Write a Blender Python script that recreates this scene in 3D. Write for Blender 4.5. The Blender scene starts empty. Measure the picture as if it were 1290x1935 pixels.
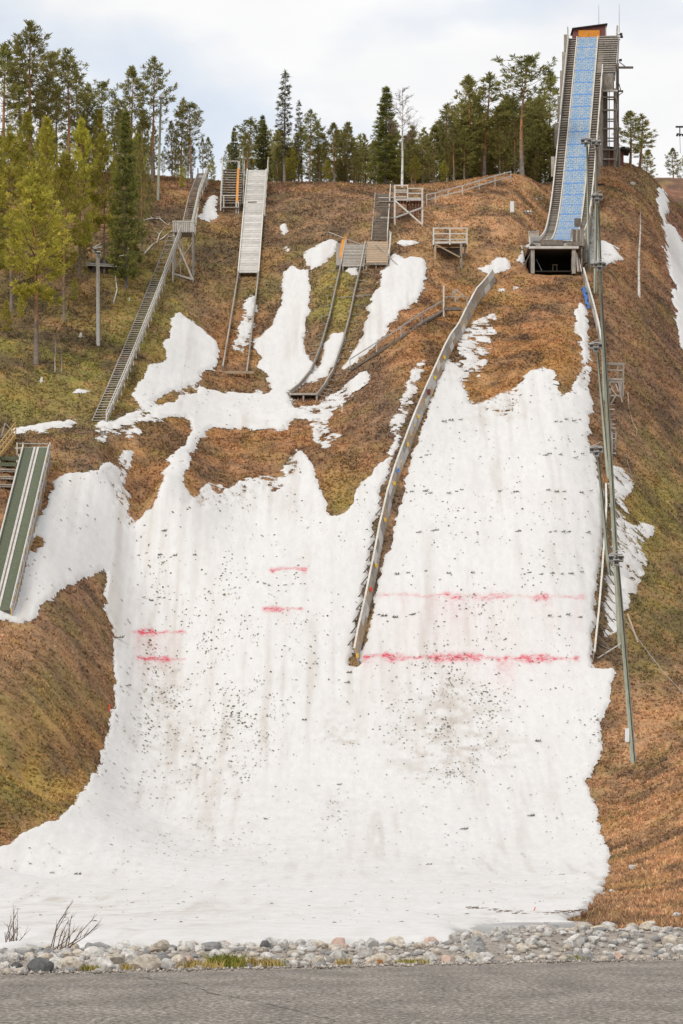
import bpy, math, random
import numpy as np
R = math.radians
# ------------------------------------------------------------------ camera, sky, sun, exposure
SC = bpy.context.scene
COL = SC.collection
FPX, PXC, PYH, CAMZ = 6500.0, 645.0, 1690.0, 1.7      # focal length and horizon row measured on the photograph
cam_data = bpy.data.cameras.new('camera')
cam = bpy.data.objects.new('camera', cam_data); COL.objects.link(cam)
cam.location = (0, 0, CAMZ); cam.rotation_euler = (R(90), 0, 0)
cam_data.sensor_fit = 'HORIZONTAL'; cam_data.sensor_width = 36.0
cam_data.lens = 36.0 * FPX / 1290.0
cam_data.shift_y = (PYH - 967.5) / 1290.0
cam_data.clip_start = 0.5; cam_data.clip_end = 6000
SC.camera = cam

SUN_EL, SUN_AZ = R(42), R(215)        # azimuth clockwise from +Y (north); sun stands behind the camera, to the left
world = bpy.data.worlds.new('World'); SC.world = world; world.use_nodes = True
nt = world.node_tree; nt.nodes.clear()
def wn(t, **k):
    n = nt.nodes.new(t)
    for a, b in k.items(): setattr(n, a, b)
    return n
sky = wn('ShaderNodeTexSky', sky_type='NISHITA', sun_disc=False, sun_elevation=SUN_EL, sun_rotation=SUN_AZ)
skym = wn('ShaderNodeVectorMath', operation='SCALE'); skym.inputs['Scale'].default_value = 0.15
tc = wn('ShaderNodeTexCoord')
mp = wn('ShaderNodeMapping'); mp.inputs['Scale'].default_value = (1, 1, 2.0); mp.inputs['Location'].default_value = (14.8, 5.2, 8.4)
n1 = wn('ShaderNodeTexNoise'); n1.inputs['Scale'].default_value = 11.0; n1.inputs['Detail'].default_value = 7; n1.inputs['Roughness'].default_value = 0.48
n2 = wn('ShaderNodeTexNoise'); n2.inputs['Scale'].default_value = 17.0; n2.inputs['Detail'].default_value = 6; n2.inputs['Roughness'].default_value = 0.5
r1 = wn('ShaderNodeMapRange'); r1.inputs['From Min'].default_value = 0.24; r1.inputs['From Max'].default_value = 0.50; r1.inputs['To Min'].default_value = 0.38
r2 = wn('ShaderNodeMapRange'); r2.inputs['From Min'].default_value = 0.34; r2.inputs['From Max'].default_value = 0.66
cm = wn('ShaderNodeMix', data_type='RGBA'); cm.inputs[6].default_value = (0.91, 0.913, 0.93, 1); cm.inputs[7].default_value = (1.0, 0.998, 0.995, 1)
mx = wn('ShaderNodeMix', data_type='RGBA')
bg = wn('ShaderNodeBackground'); bg.inputs['Strength'].default_value = 1.0
wo = wn('ShaderNodeOutputWorld')
L = nt.links.new
L(tc.outputs['Generated'], mp.inputs['Vector'])
L(mp.outputs['Vector'], n1.inputs['Vector']); L(mp.outputs['Vector'], n2.inputs['Vector'])
L(n1.outputs['Fac'], r1.inputs['Value']); L(n2.outputs['Fac'], r2.inputs['Value'])
L(r2.outputs['Result'], cm.inputs[0])
L(sky.outputs['Color'], skym.inputs[0])
L(r1.outputs['Result'], mx.inputs[0]); L(skym.outputs['Vector'], mx.inputs[6]); L(cm.outputs[2], mx.inputs[7])
L(mx.outputs[2], bg.inputs['Color']); L(bg.outputs['Background'], wo.inputs['Surface'])

sun_data = bpy.data.lights.new('sun', 'SUN'); sun_data.energy = 2.1; sun_data.angle = R(22); sun_data.color = (1.0, 0.95, 0.88)
sun = bpy.data.objects.new('sun', sun_data); COL.objects.link(sun)
sun.rotation_euler = (R(90) - SUN_EL, 0, -SUN_AZ + R(180))
from mathutils import Vector, Matrix, noise as mnoise
sd = Vector((math.sin(SUN_AZ) * math.cos(SUN_EL), math.cos(SUN_AZ) * math.cos(SUN_EL), math.sin(SUN_EL)))
sun.rotation_euler = sd.to_track_quat('Z', 'Y').to_euler()
sun.location = sd * 300
SC.view_settings.view_transform = 'Standard'; SC.view_settings.look = 'None'
SC.view_settings.exposure = 0.0; SC.view_settings.gamma = 1.0
SC.view_settings.use_curve_mapping = False
SC.cycles.use_denoising = True
SC.cycles.max_bounces = 6; SC.cycles.diffuse_bounces = 3; SC.cycles.transparent_max_bounces = 4

# ------------------------------------------------------------------ helpers
rng = np.random.default_rng(7)
RND = random.Random(11)
def tag(o, label=None, cat=None, group=None, kind=None):
    if label: o['label'] = label
    if cat: o['category'] = cat
    if group: o['group'] = group
    if kind: o['kind'] = kind
    return o
def link(o, parent=None):
    COL.objects.link(o)
    if parent is not None: o.parent = parent
    return o
def empty(name, loc=(0, 0, 0), rz=0.0):
    o = bpy.data.objects.new(name, None); COL.objects.link(o)
    o.location = loc; o.rotation_euler = (0, 0, rz); o.empty_display_size = 0.5
    return o
def copy_tree(o, parent=None):
    c = o.copy(); COL.objects.link(c); c.parent = parent
    for ch in list(o.children): copy_tree(ch, c)
    return c
def np_mesh(name, V, F, attrs=None, smooth=False, mat=None, sizes=None):
    """V (n,3); F (m,3) or (m,4) int; attrs: name -> (n,4) colour or (n,) float, per vertex"""
    me = bpy.data.meshes.new(name)
    V = np.asarray(V, np.float32); F = np.asarray(F, np.int32)
    k = F.shape[1]
    me.vertices.add(len(V)); me.vertices.foreach_set('co', V.ravel())
    me.loops.add(F.size); me.loops.foreach_set('vertex_index', F.ravel())
    me.polygons.add(len(F)); me.polygons.foreach_set('loop_start', np.arange(0, F.size, k, dtype=np.int32))
    me.polygons.foreach_set('loop_total', np.full(len(F), k, np.int32))
    if smooth: me.polygons.foreach_set('use_smooth', np.ones(len(F), bool))
    me.update(calc_edges=True)
    for an, av in (attrs or {}).items():
        av = np.asarray(av, np.float32)
        if av.ndim == 1:
            a = me.attributes.new(an, 'FLOAT', 'POINT'); a.data.foreach_set('value', av)
        else:
            if av.shape[1] == 3: av = np.concatenate([av, np.ones((len(av), 1), np.float32)], 1)
            a = me.attributes.new(an, 'FLOAT_COLOR', 'POINT'); a.data.foreach_set('color', av.ravel())
    if mat: me.materials.append(mat)
    return me

class MB:
    """collects boxes, beams and tubes; build() links them as one mesh object"""
    def __init__(s): s.v = []; s.f = []
    def poly(s, pts, faces):
        b = len(s.v); s.v += [tuple(p) for p in pts]; s.f += [tuple(b + i for i in f) for f in faces]; return s
    def box(s, c, d, rot=None):
        cx, cy, cz = c; a, b, h = d[0] / 2, d[1] / 2, d[2] / 2
        P = [Vector((x, y, z)) for z in (-h, h) for y in (-b, b) for x in (-a, a)]
        if rot is not None: P = [rot @ p for p in P]
        P = [(p.x + cx, p.y + cy, p.z + cz) for p in P]
        return s.poly(P, [(0, 2, 3, 1), (4, 5, 7, 6), (0, 1, 5, 4), (2, 6, 7, 3), (0, 4, 6, 2), (1, 3, 7, 5)])
    def beam(s, p, q, w, h=None, up=(0, 0, 1)):
        """rectangular bar from p to q, w across, h along 'up'"""
        h = w if h is None else h
        p, q = Vector(p), Vector(q); d = (q - p)
        if d.length < 1e-6: return s
        d.normalize(); u = Vector(up)
        x = d.cross(u)
        if x.length < 1e-4: x = d.cross(Vector((0, 1, 0)))
        x.normalize(); y = x.cross(d).normalized()
        P = []
        for e in (p, q):
            for sx, sy in ((-1, -1), (1, -1), (1, 1), (-1, 1)):
                P.append(e + x * (sx * w / 2) + y * (sy * h / 2))
        return s.poly(P, [(0, 1, 2, 3), (7, 6, 5, 4), (0, 4, 5, 1), (1, 5, 6, 2), (2, 6, 7, 3), (3, 7, 4, 0)])
    def tube(s, pts, rad, n=8, cap=True):
        pts = [Vector(p) for p in pts]; m = len(pts)
        rad = [rad] * m if not hasattr(rad, '__len__') else list(rad)
        b = len(s.v); up = Vector((0.0312, 1, 0.021)).normalized()
        for i, p in enumerate(pts):
            d = (pts[min(i + 1, m - 1)] - pts[max(i - 1, 0)]).normalized()
            u = up if abs(d.dot(up)) < 0.9 else Vector((1, 0, 0))
            x = d.cross(u).normalized(); y = x.cross(d)
            for k in range(n):
                a = 2 * math.pi * k / n
                s.v.append(tuple(p + (x * math.cos(a) + y * math.sin(a)) * rad[i]))
        for i in range(m - 1):
            for k in range(n):
                k2 = (k + 1) % n
                s.f.append((b + i * n + k, b + i * n + k2, b + (i + 1) * n + k2, b + (i + 1) * n + k))
        if cap:
            s.f.append(tuple(b + k for k in range(n))); s.f.append(tuple(b + (m - 1) * n + k for k in reversed(range(n))))
        return s
    def mesh(s, name, mat=None, smooth=False):
        me = bpy.data.meshes.new(name); me.from_pydata(s.v, [], s.f)
        if smooth:
            for p in me.polygons: p.use_smooth = True
        if mat: me.materials.append(mat)
        me.update(); return me
    def build(s, name, mat=None, parent=None, smooth=False, kind=None, label=None):
        o = bpy.data.objects.new(name, s.mesh(name, mat, smooth)); link(o, parent)
        if kind: o['kind'] = kind
        if label: o['label'] = label
        return o

# ------------------------------------------------------------------ materials
def mat_new(name):
    m = bpy.data.materials.new(name); m.use_nodes = True
    t = m.node_tree; b = t.nodes['Principled BSDF']
    return m, t, b
def ramp(t, stops):
    r = t.nodes.new('ShaderNodeValToRGB'); e = r.color_ramp.elements
    while len(e) < len(stops): e.new(0.5)
    for el, (p, c) in zip(e, stops):
        el.position = p; el.color = (*c, 1) if len(c) == 3 else c
    return r
def noise_mat(name, stops, scale=3.0, detail=6, rough=0.85, bump=0.3, stretch=(1, 1, 1), spec=0.2, metal=0.0, bscale=None, coord='Object', rnd=0.0, bdist=0.02):
    m, t, b = mat_new(name)
    tc_ = t.nodes.new('ShaderNodeTexCoord'); mp_ = t.nodes.new('ShaderNodeMapping'); mp_.inputs['Scale'].default_value = stretch
    t.links.new(tc_.outputs[coord], mp_.inputs['Vector'])
    vec = mp_.outputs['Vector']
    if rnd:
        oi = t.nodes.new('ShaderNodeObjectInfo'); va = t.nodes.new('ShaderNodeVectorMath'); va.operation = 'ADD'
        ml = t.nodes.new('ShaderNodeVectorMath'); ml.operation = 'SCALE'; ml.inputs['Scale'].default_value = 37.0
        cb = t.nodes.new('ShaderNodeCombineXYZ')
        for i in range(3): t.links.new(oi.outputs['Random'], cb.inputs[i])
        t.links.new(cb.outputs[0], ml.inputs[0]); t.links.new(vec, va.inputs[0]); t.links.new(ml.outputs[0], va.inputs[1]); vec = va.outputs[0]
    n = t.nodes.new('ShaderNodeTexNoise'); n.inputs['Scale'].default_value = scale; n.inputs['Detail'].default_value = detail; n.inputs['Roughness'].default_value = 0.62
    t.links.new(vec, n.inputs['Vector'])
    r = ramp(t, stops); t.links.new(n.outputs['Fac'], r.inputs['Fac'])
    out = r.outputs['Color']
    if rnd:
        hs = t.nodes.new('ShaderNodeHueSaturation'); mr = t.nodes.new('ShaderNodeMapRange')
        mr.inputs['To Min'].default_value = 1 - rnd; mr.inputs['To Max'].default_value = 1 + rnd
        t.links.new(oi.outputs['Random'], mr.inputs['Value']); t.links.new(mr.outputs['Result'], hs.inputs['Value']); t.links.new(out, hs.inputs['Color']); out = hs.outputs['Color']
    t.links.new(out, b.inputs['Base Color'])
    b.inputs['Roughness'].default_value = rough; b.inputs['Specular IOR Level'].default_value = spec; b.inputs['Metallic'].default_value = metal
    if bump:
        n2_ = t.nodes.new('ShaderNodeTexNoise'); n2_.inputs['Scale'].default_value = bscale or scale * 4; n2_.inputs['Detail'].default_value = 5
        t.links.new(vec, n2_.inputs['Vector'])
        bp = t.nodes.new('ShaderNodeBump'); bp.inputs['Strength'].default_value = bump; bp.inputs['Distance'].default_value = bdist
        t.links.new(n2_.outputs['Fac'], bp.inputs['Height']); t.links.new(bp.outputs['Normal'], b.inputs['Normal'])
    return m
def attr_mat(name, attr, rough=0.95, spec=0.05, nscale=None, namp=0.25, trans=0.0):
    m, t, b = mat_new(name)
    a = t.nodes.new('ShaderNodeAttribute'); a.attribute_name = attr
    out = a.outputs['Color']
    if nscale:
        tc_ = t.nodes.new('ShaderNodeTexCoord'); n = t.nodes.new('ShaderNodeTexNoise'); n.inputs['Scale'].default_value = nscale; n.inputs['Detail'].default_value = 6; n.inputs['Roughness'].default_value = 0.7
        t.links.new(tc_.outputs['Object'], n.inputs['Vector'])
        mr = t.nodes.new('ShaderNodeMapRange'); mr.inputs['From Min'].default_value = 0.3; mr.inputs['From Max'].default_value = 0.7
        mr.inputs['To Min'].default_value = 1 - namp; mr.inputs['To Max'].default_value = 1 + namp
        t.links.new(n.outputs['Fac'], mr.inputs['Value'])
        hs = t.nodes.new('ShaderNodeHueSaturation'); t.links.new(mr.outputs['Result'], hs.inputs['Value']); t.links.new(out, hs.inputs['Color']); out = hs.outputs['Color']
    t.links.new(out, b.inputs['Base Color'])
    b.inputs['Roughness'].default_value = rough; b.inputs['Specular IOR Level'].default_value = spec
    return m
# ------------------------------------------------------------------ terrain: a height field fitted through surveyed points
def W(px, py, Y):
    return ((px - PXC) / FPX * Y, Y, CAMZ + (PYH - py) / FPX * Y)
_bp = [520, 700, 900, 1133, 1250, 1400, 1500, 1600, 1660, 1700, 1750, 1785]
_by = [373, 339, 315, 293, 284, 271, 260, 243, 219, 177, 130, 100]
def Ybig(py): return float(np.interp(py, _bp, _by))
CP = []
def cp(px, py, Y): CP.append(W(px, py, Y))
for py in (1785, 1750, 1700, 1660, 1600):                      # outrun, flat from side to side
    for px in (-500, -200, 50, 350, 650, 900, 1090): cp(px, py, Ybig(py))
for py in (1540, 1500, 1450, 1400, 1320, 1250, 1190, 1133, 1060, 980):
    for px in (260, 450, 620, 760, 900, 1050): cp(px, py, Ybig(py))
for py in (900, 820, 760, 700, 640, 580, 540, 516):                 # knoll of the large hill
    for px in (870, 960, 1070): cp(px, py, Ybig(py))
# bank left of the outrun
for px, py, Y in [(0, 1560, 226), (100, 1500, 243), (180, 1420, 262), (0, 1450, 238), (0, 1350, 249), (100, 1350, 256), (0, 1230, 262), (100, 1230, 268), (190, 1230, 279), (0, 1130, 275), (120, 1130, 280),
                  (-200, 1560, 205), (-200, 1400, 226), (-200, 1200, 250), (-200, 1000, 275), (-200, 860, 294), (-450, 1400, 205), (-450, 1100, 240), (-450, 850, 275)]: cp(px, py, Y)
# left snow gully and path bench
for px, py, Y in [(30, 1050, 281), (140, 1000, 293), (220, 940, 303), (30, 950, 291), (100, 900, 302), (30, 860, 303), (200, 850, 309), (290, 900, 306), (330, 830, 318),
                  (0, 805, 314), (150, 806, 317), (280, 785, 323), (450, 905, 314), (450, 830, 326), (540, 850, 322), (380, 860, 319), (450, 780, 333), (560, 780, 333)]: cp(px, py, Y)
# upper hillside with the small jumps
for px, rows in {-450: [(760, 300), (600, 325), (400, 360), (300, 385)], -200: [(770, 306), (600, 333), (400, 368), (300, 395)], 0: [(740, 321), (600, 341), (500, 357), (400, 375), (320, 398)],
                 150: [(740, 325), (600, 345), (500, 361), (400, 379), (325, 402)], 300: [(740, 331), (600, 350), (450, 374), (375, 388), (335, 402)],
                 450: [(730, 342), (600, 359), (500, 373), (400, 389), (350, 402)], 560: [(730, 343), (600, 359), (500, 372), (400, 389), (352, 401)],
                 660: [(740, 341), (600, 357), (500, 371), (400, 387), (356, 399)]}.items():
    for py, Y in rows: cp(px, py, Y)
# bank left of the large landing, ground round the judges' platforms
for px, py, Y in [(640, 960, 309), (690, 880, 316), (640, 860, 320), (700, 790, 326), (760, 720, 334), (640, 800, 329), (820, 640, 346), (760, 620, 350), (720, 560, 362), (870, 570, 362), (800, 480, 374), (900, 510, 373),
                  (760, 430, 383), (850, 420, 385), (860, 390, 393), (800, 375, 397), (900, 352, 404), (960, 420, 387), (1000, 336, 414), (950, 470, 378), (1000, 480, 378), (1000, 400, 394)]: cp(px, py, Y)
# under the inrun, the tower mound
for px, py, Y in [(1045, 512, 376), (1055, 505, 386), (1060, 462, 399), (1062, 405, 412), (1050, 340, 426), (1110, 314, 440), (1165, 309, 441), (1200, 318, 444), (1228, 330, 448), (1130, 490, 381), (1130, 400, 402), (1140, 345, 425)]: cp(px, py, Y)
# right flank and gully, red hill
for px, rows in {1170: [(450, 397), (600, 366), (800, 336), (1000, 311), (1150, 296), (1300, 281), (1450, 265), (1560, 247), (1640, 222), (1700, 182)],
                 1230: [(400, 420), (500, 397), (650, 366), (800, 343), (1000, 317), (1200, 294), (1400, 270), (1500, 255), (1600, 232), (1700, 168), (1740, 133)],
                 1290: [(340, 478), (420, 452), (520, 420), (700, 372), (850, 346), (1000, 324), (1200, 299), (1400, 268), (1500, 246), (1600, 212), (1700, 150), (1745, 120)],
                 1500: [(330, 482), (500, 430), (800, 360), (1100, 318), (1400, 262), (1600, 200), (1700, 140)],
                 1800: [(330, 482), (800, 365), (1200, 305), (1600, 195), (1700, 140)]}.items():
    for py, Y in rows: cp(px, py, Y)
# beyond the crest the fell flattens out
for X in (-60, -45, -30, -15, 0, 12, 24): 
    for Y, z in ((430, 88.0), (470, 90.0), (540, 90.5), (620, 90.0)): CP.append((X, Y, z))
for X in (36, 48, 65, 85):
    for Y, z in ((500, 104.0), (560, 106), (620, 107)): CP.append((X, Y, z))
CP = np.array(CP)
SX, SY = 30.0, 60.0
def _phi(d2): return 0.5 * d2 * np.log(d2 + 1e-12)
def _fit(P, lam):
    A = P[:, :2] / (SX, SY); n = len(A)
    K = _phi(((A[:, None] - A[None]) ** 2).sum(2)) + lam * np.eye(n)
    Q = np.c_[np.ones(n), A]
    M = np.block([[K, Q], [Q.T, np.zeros((3, 3))]])
    return A, np.linalg.solve(M, np.r_[P[:, 2], 0, 0, 0])
_A, _w = _fit(CP, 0.002)
def _eval(X, Y):
    q = np.stack([X / SX, Y / SY], 1); out = np.empty(len(q))
    for i in range(0, len(q), 20000):
        s = q[i:i + 20000]
        out[i:i + 20000] = _phi(((s[:, None] - _A[None]) ** 2).sum(2)) @ _w[:-3] + _w[-3] + s @ _w[-2:]
    return out
GX0, GX1, GY0, GY1, GD = -90.0, 100.0, 40.0, 626.0, 0.5
gx = np.arange(GX0, GX1 + 1e-6, GD); gy = np.arange(GY0, GY1 + 1e-6, GD)
_cx = np.arange(GX0, GX1 + 1e-6, 2.0); _cy = np.arange(GY0, GY1 + 1e-6, 2.0)
_c = _eval(*[a.ravel() for a in np.meshgrid(_cx, _cy)]).reshape(len(_cy), len(_cx))
def cubic_up(a, f):
    """Catmull-Rom upsampling along axis 0"""
    n = a.shape[0]; t = np.arange(0, (n - 1) * f + 1) / f
    i = np.minimum(t.astype(int), n - 2); u = (t - i)[:, None]
    g = lambda k: a[np.clip(k, 0, n - 1)]
    p0, p1, p2, p3 = g(i - 1), g(i), g(i + 1), g(i + 2)
    return p1 + 0.5 * u * (p2 - p0 + u * (2 * p0 - 5 * p1 + 4 * p2 - p3 + u * (3 * (p1 - p2) + p3 - p0)))
H = cubic_up(cubic_up(_c, 4).T, 4).T
def road_edge(X): return np.clip(81.5 + 1.05 * X, 62, 103)      # far edge of the asphalt
_XX, _YY = np.meshgrid(gx, gy)
_d = _YY - road_edge(_XX)
def sstep(a, b, x):
    t = np.clip((x - a) / (b - a), 0, 1); return t * t * (3 - 2 * t)
_bank = 0.34 + 0.36 * sstep(2.0, 5.0, _XX)
_near = np.where(_d < 0, -0.03, 0.0) + _bank * sstep(0.2, 5.0, _d) - (_bank - .24) * sstep(6, 12, _d)
H = _near * (1 - sstep(8, 26, _d)) + H * sstep(8, 26, _d)
_hol = sstep(2.8, 4.6, _XX) * (1 - sstep(9.6, 11.2, _XX)) * sstep(99, 103, _YY) * (1 - sstep(134, 148, _YY))
H = H * (1 - _hol) + np.minimum(H, 0.40) * _hol                  # hollow where melt water stands
# floor of the store under the take-off
AX = lambda Y: 21.9 + 0.118 * (Y - 374.0)              # axis of the large hill
_in = (np.abs(_XX - 23.1 - .05 * (_YY - 373)) < 3.1) & (_YY > 372.0) & (_YY < 381.0)
H = np.where(_in, np.minimum(H, 68.9), H)
AXS = 23.2
def ground(X, Y):
    X = np.asarray(X, float); Y = np.asarray(Y, float)
    fx = np.clip((X - GX0) / GD, 0, len(gx) - 1.001); fy = np.clip((Y - GY0) / GD, 0, len(gy) - 1.001)
    i = fx.astype(int); j = fy.astype(int); u = fx - i; v = fy - j
    return (H[j, i] * (1 - u) + H[j, i + 1] * u) * (1 - v) + (H[j + 1, i] * (1 - u) + H[j + 1, i + 1] * u) * v
_ry = np.arange(60, 600, 0.1)
def G(px, py, y0=60.0):
    """point where the sight line through a photograph pixel meets the ground"""
    k = _ry >= y0
    Y = _ry[k]; X = (px - PXC) / FPX * Y; Z = CAMZ + (PYH - py) / FPX * Y
    b = ground(X, Y) >= Z
    i = int(np.argmax(b)) if b.any() else len(Y) - 1
    return Vector((X[i], Y[i], float(ground(X[i], Y[i]))))
def SL(px, py, h, y0=60.0):
    """point on a sight line that stands h above the ground"""
    Y = _ry[_ry >= y0]; X = (px - PXC) / FPX * Y; Z = CAMZ + (PYH - py) / FPX * Y
    b = ground(X, Y) + h >= Z; i = int(np.argmax(b)) if b.any() else len(Y) - 1
    return Vector((X[i], Y[i], Z[i]))
def to_px(X, Y, Z): return PXC + FPX * X / Y, PYH - FPX * (Z - CAMZ) / Y
def gz(x, y): return float(ground(x, y))
# value noise on a lattice, for shapes and colour patches
def _hash(ix, iy, s):
    h = (ix.astype(np.int64) * 374761393 + iy.astype(np.int64) * 668265263 + s * 974711) & 0xFFFFFFFF
    h = ((h ^ (h >> 13)) * 1274126177) & 0xFFFFFFFF
    return ((h ^ (h >> 16)) & 0xFFFF) / 65535.0
def vnoise(x, y, s=0):
    ix = np.floor(x); iy = np.floor(y); u = x - ix; v = y - iy
    u = u * u * (3 - 2 * u); v = v * v * (3 - 2 * v); ix = ix.astype(np.int64); iy = iy.astype(np.int64)
    a = _hash(ix, iy, s) * (1 - u) + _hash(ix + 1, iy, s) * u
    b = _hash(ix, iy + 1, s) * (1 - u) + _hash(ix + 1, iy + 1, s) * u
    return a * (1 - v) + b * v
def fbm(x, y, s=0, o=4):
    t = 0; a = 1; n = 0
    for k in range(o):
        t = t + a * (vnoise(x * 2 ** k + 17.3 * k, y * 2 ** k - 9.1 * k, s + k) - 0.5); n += a; a *= 0.55
    return t / n * 2          # about -1..1

# ---- where snow lies, traced as outlines and carried onto the ground
SNOW = [
 ([(-160, 1700), (-100, 1640), (0, 1607), (30, 1590), (60, 1573), (110, 1550), (150, 1510), (185, 1455), (205, 1390), (213, 1330), (218, 1260), (212, 1190), (200, 1150), (192, 1125), (205, 1085), (228, 1060), (250, 1003), (265, 985), (285, 960),
   (302, 925), (318, 880), (332, 858), (348, 842), (372, 822), (362, 800), (375, 785), (420, 770), (520, 765), (560, 785), (545, 815), (560, 850), (585, 870), (597, 905), (612, 950), (628, 980), (655, 972), (668, 930), (690, 912), (735, 862), (742, 868),
   (722, 930), (700, 1040), (680, 1150), (660, 1262), (1120, 1262), (1166, 1262), (1150, 1300), (1150, 1330), (1135, 1370), (1130, 1430), (1110, 1480), (1130, 1540), (1135, 1580), (1152, 1620), (1140, 1680), (1105, 1727), (1060, 1742), (1120, 1770), (1000, 1790), (880, 1800), (700, 1808), (380, 1815), (-160, 1830)], 1),
 ([(228, 1066), (200, 1080), (150, 1098), (110, 1125), (80, 1150), (62, 1178), (0, 1170), (-60, 1165), (5, 1135), (20, 1110), (40, 1050), (62, 1000), (85, 960), (100, 925), (115, 905), (140, 898), (190, 885), (220, 862), (252, 850), (250, 880), (232, 915), (250, 935), (240, 975), (252, 1000), (262, 1030)], 1),
 ([(672, 1268), (700, 1190), (720, 1090), (743, 1000), (766, 930), (780, 860), (800, 800), (815, 760), (828, 720), (838, 690), (860, 690), (880, 715), (885, 762), (915, 755), (940, 745), (975, 745), (985, 720), (1000, 700), (1045, 705), (1065, 748), (1090, 720), (1100, 695), (1118, 690), (1118, 760), (1110, 830), (1125, 870), (1138, 930), (1138, 1000), (1132, 1100), (1124, 1180), (1116, 1268)], 1),
 ([(1086, 582), (1097, 572), (1110, 598), (1112, 640), (1110, 692), (1100, 690), (1097, 640), (1084, 615)], 1),
 ([(482, 650), (500, 630), (520, 600), (535, 560), (530, 525), (548, 505), (580, 512), (588, 560), (582, 600), (574, 640), (577, 670), (598, 690), (580, 725), (548, 750), (552, 770), (560, 792), (545, 812), (470, 806), (390, 806), (368, 830), (350, 838), (362, 800), (352, 790), (300, 793), (260, 801), (180, 816), (150, 812), (250, 780), (330, 754), (380, 738), (430, 743), (505, 742), (512, 720), (495, 700)], 1),
 ([(583, 480), (600, 462), (632, 453), (636, 465), (622, 492), (600, 508), (588, 515), (580, 500)], 1),
 ([(598, 700), (612, 655), (625, 632), (650, 632), (640, 670), (622, 712), (600, 722), (585, 720)], 1),
 ([(650, 522), (655, 503), (680, 505), (678, 525)], 1),
 ([(540, 762), (600, 765), (640, 735), (682, 702), (697, 698), (690, 725), (660, 752), (625, 785), (622, 815), (652, 826), (610, 850), (592, 836), (582, 800), (555, 790)], 1),
 ([(735, 498), (745, 475), (762, 487), (800, 490), (806, 530), (790, 560), (752, 600), (715, 642), (690, 672), (662, 684), (640, 715), (650, 690), (680, 650), (690, 610), (705, 560), (720, 530), (726, 510)], 1),
 ([(745, 463), (765, 455), (795, 455), (785, 465), (755, 468)], 1),
 ([(325, 620), (330, 588), (345, 605), (390, 622), (412, 648), (416, 690), (375, 705), (380, 720), (330, 738), (300, 755), (270, 772), (248, 755), (260, 730), (285, 695), (315, 682), (308, 650)], 1),
 ([(388, 395), (398, 370), (410, 375), (406, 398), (415, 415), (388, 425), (377, 413)], 1),
 ([(440, 655), (450, 600), (466, 562), (484, 556), (480, 600), (474, 650), (462, 672), (445, 668)], 0.75),
 ([(528, 428), (540, 424), (542, 440), (534, 446)], 0.8), ([(528, 476), (540, 468), (556, 474), (545, 480)], 0.9),
 ([(18, 814), (88, 797), (140, 794), (150, 806), (100, 813), (40, 820)], 1),
 ([(110, 742), (150, 738), (180, 742), (150, 747)], 0.7), ([(118, 765), (160, 764), (158, 772), (120, 770)], 0.6),
 ([(168, 830), (190, 812), (262, 806), (268, 818), (255, 835), (235, 840), (240, 825), (180, 836)], 0.62),
 ([(788, 684), (815, 676), (803, 700), (790, 735), (778, 770), (755, 815), (730, 822), (745, 780), (768, 730)], 0.66),
 ([(725, 862), (745, 820), (760, 815), (745, 860)], 0.6),
 ([(862, 660), (882, 612), (935, 590), (940, 615), (925, 680), (905, 720), (850, 705), (835, 700)], 0.62),
 ([(893, 516), (920, 500), (955, 489), (962, 508), (930, 519)], 1), ([(972, 498), (985, 465), (1005, 462), (1003, 490), (985, 505)], 0.9),
 ([(1100, 500), (1108, 470), (1118, 395), (1126, 405), (1126, 450), (1150, 462), (1182, 490), (1150, 503), (1110, 503)], 0.85),
 ([(938, 545), (985, 540), (985, 552), (945, 556)], 0.5), ([(1010, 372), (1032, 371), (1030, 376), (1012, 377)], 0.9),
 ([(1240, 355), (1258, 360), (1263, 390), (1255, 420), (1275, 432), (1290, 470), (1340, 560), (1400, 760), (1300, 700), (1284, 640), (1278, 600), (1268, 520), (1255, 450), (1243, 390)], 1),
 ([(1150, 882), (1175, 882), (1206, 918), (1180, 950), (1190, 985), (1240, 993), (1215, 1040), (1225, 1065), (1205, 1110), (1182, 1150), (1155, 1215), (1140, 1200), (1146, 1100), (1155, 1000), (1150, 950)], 0.72),
]
HOLES = [[(345, 925), (345, 905), (362, 880), (362, 855), (378, 828), (400, 808), (470, 812), (540, 813), (553, 840), (556, 868), (533, 880), (538, 903), (500, 897), (455, 905), (430, 925), (412, 905), (392, 915), (368, 945)],
         [(55, 1040), (65, 1018), (85, 1012), (84, 1030), (68, 1050), (58, 1056)], [(885, 765), (915, 765), (905, 725), (880, 715)],
         [(285, 772), (345, 745), (330, 760), (290, 775)]]
MS, MX0, MY0 = 2.0, -200, 300
_mw, _mh = 850, 800
_mx, _my = np.meshgrid(MX0 + (np.arange(_mw) + 0.5) * MS, MY0 + (np.arange(_mh) + 0.5) * MS)
def poly_mask(poly):
    m = np.zeros((_mh, _mw), bool); P = np.array(poly, float)
    i0 = max(int((P[:, 0].min() - MX0) / MS) - 1, 0); i1 = min(int((P[:, 0].max() - MX0) / MS) + 2, _mw)
    j0 = max(int((P[:, 1].min() - MY0) / MS) - 1, 0); j1 = min(int((P[:, 1].max() - MY0) / MS) + 2, _mh)
    if i1 <= i0 or j1 <= j0: return m
    x = _mx[j0:j1, i0:i1]; y = _my[j0:j1, i0:i1]; c = np.zeros(x.shape, bool)
    for (xa, ya), (xb, yb) in zip(P, np.roll(P, -1, 0)):
        if ya == yb: continue
        c ^= ((ya > y) != (yb > y)) & (x < (xb - xa) * (y - ya) / (yb - ya) + xa)
    m[j0:j1, i0:i1] = c; return m
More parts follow.
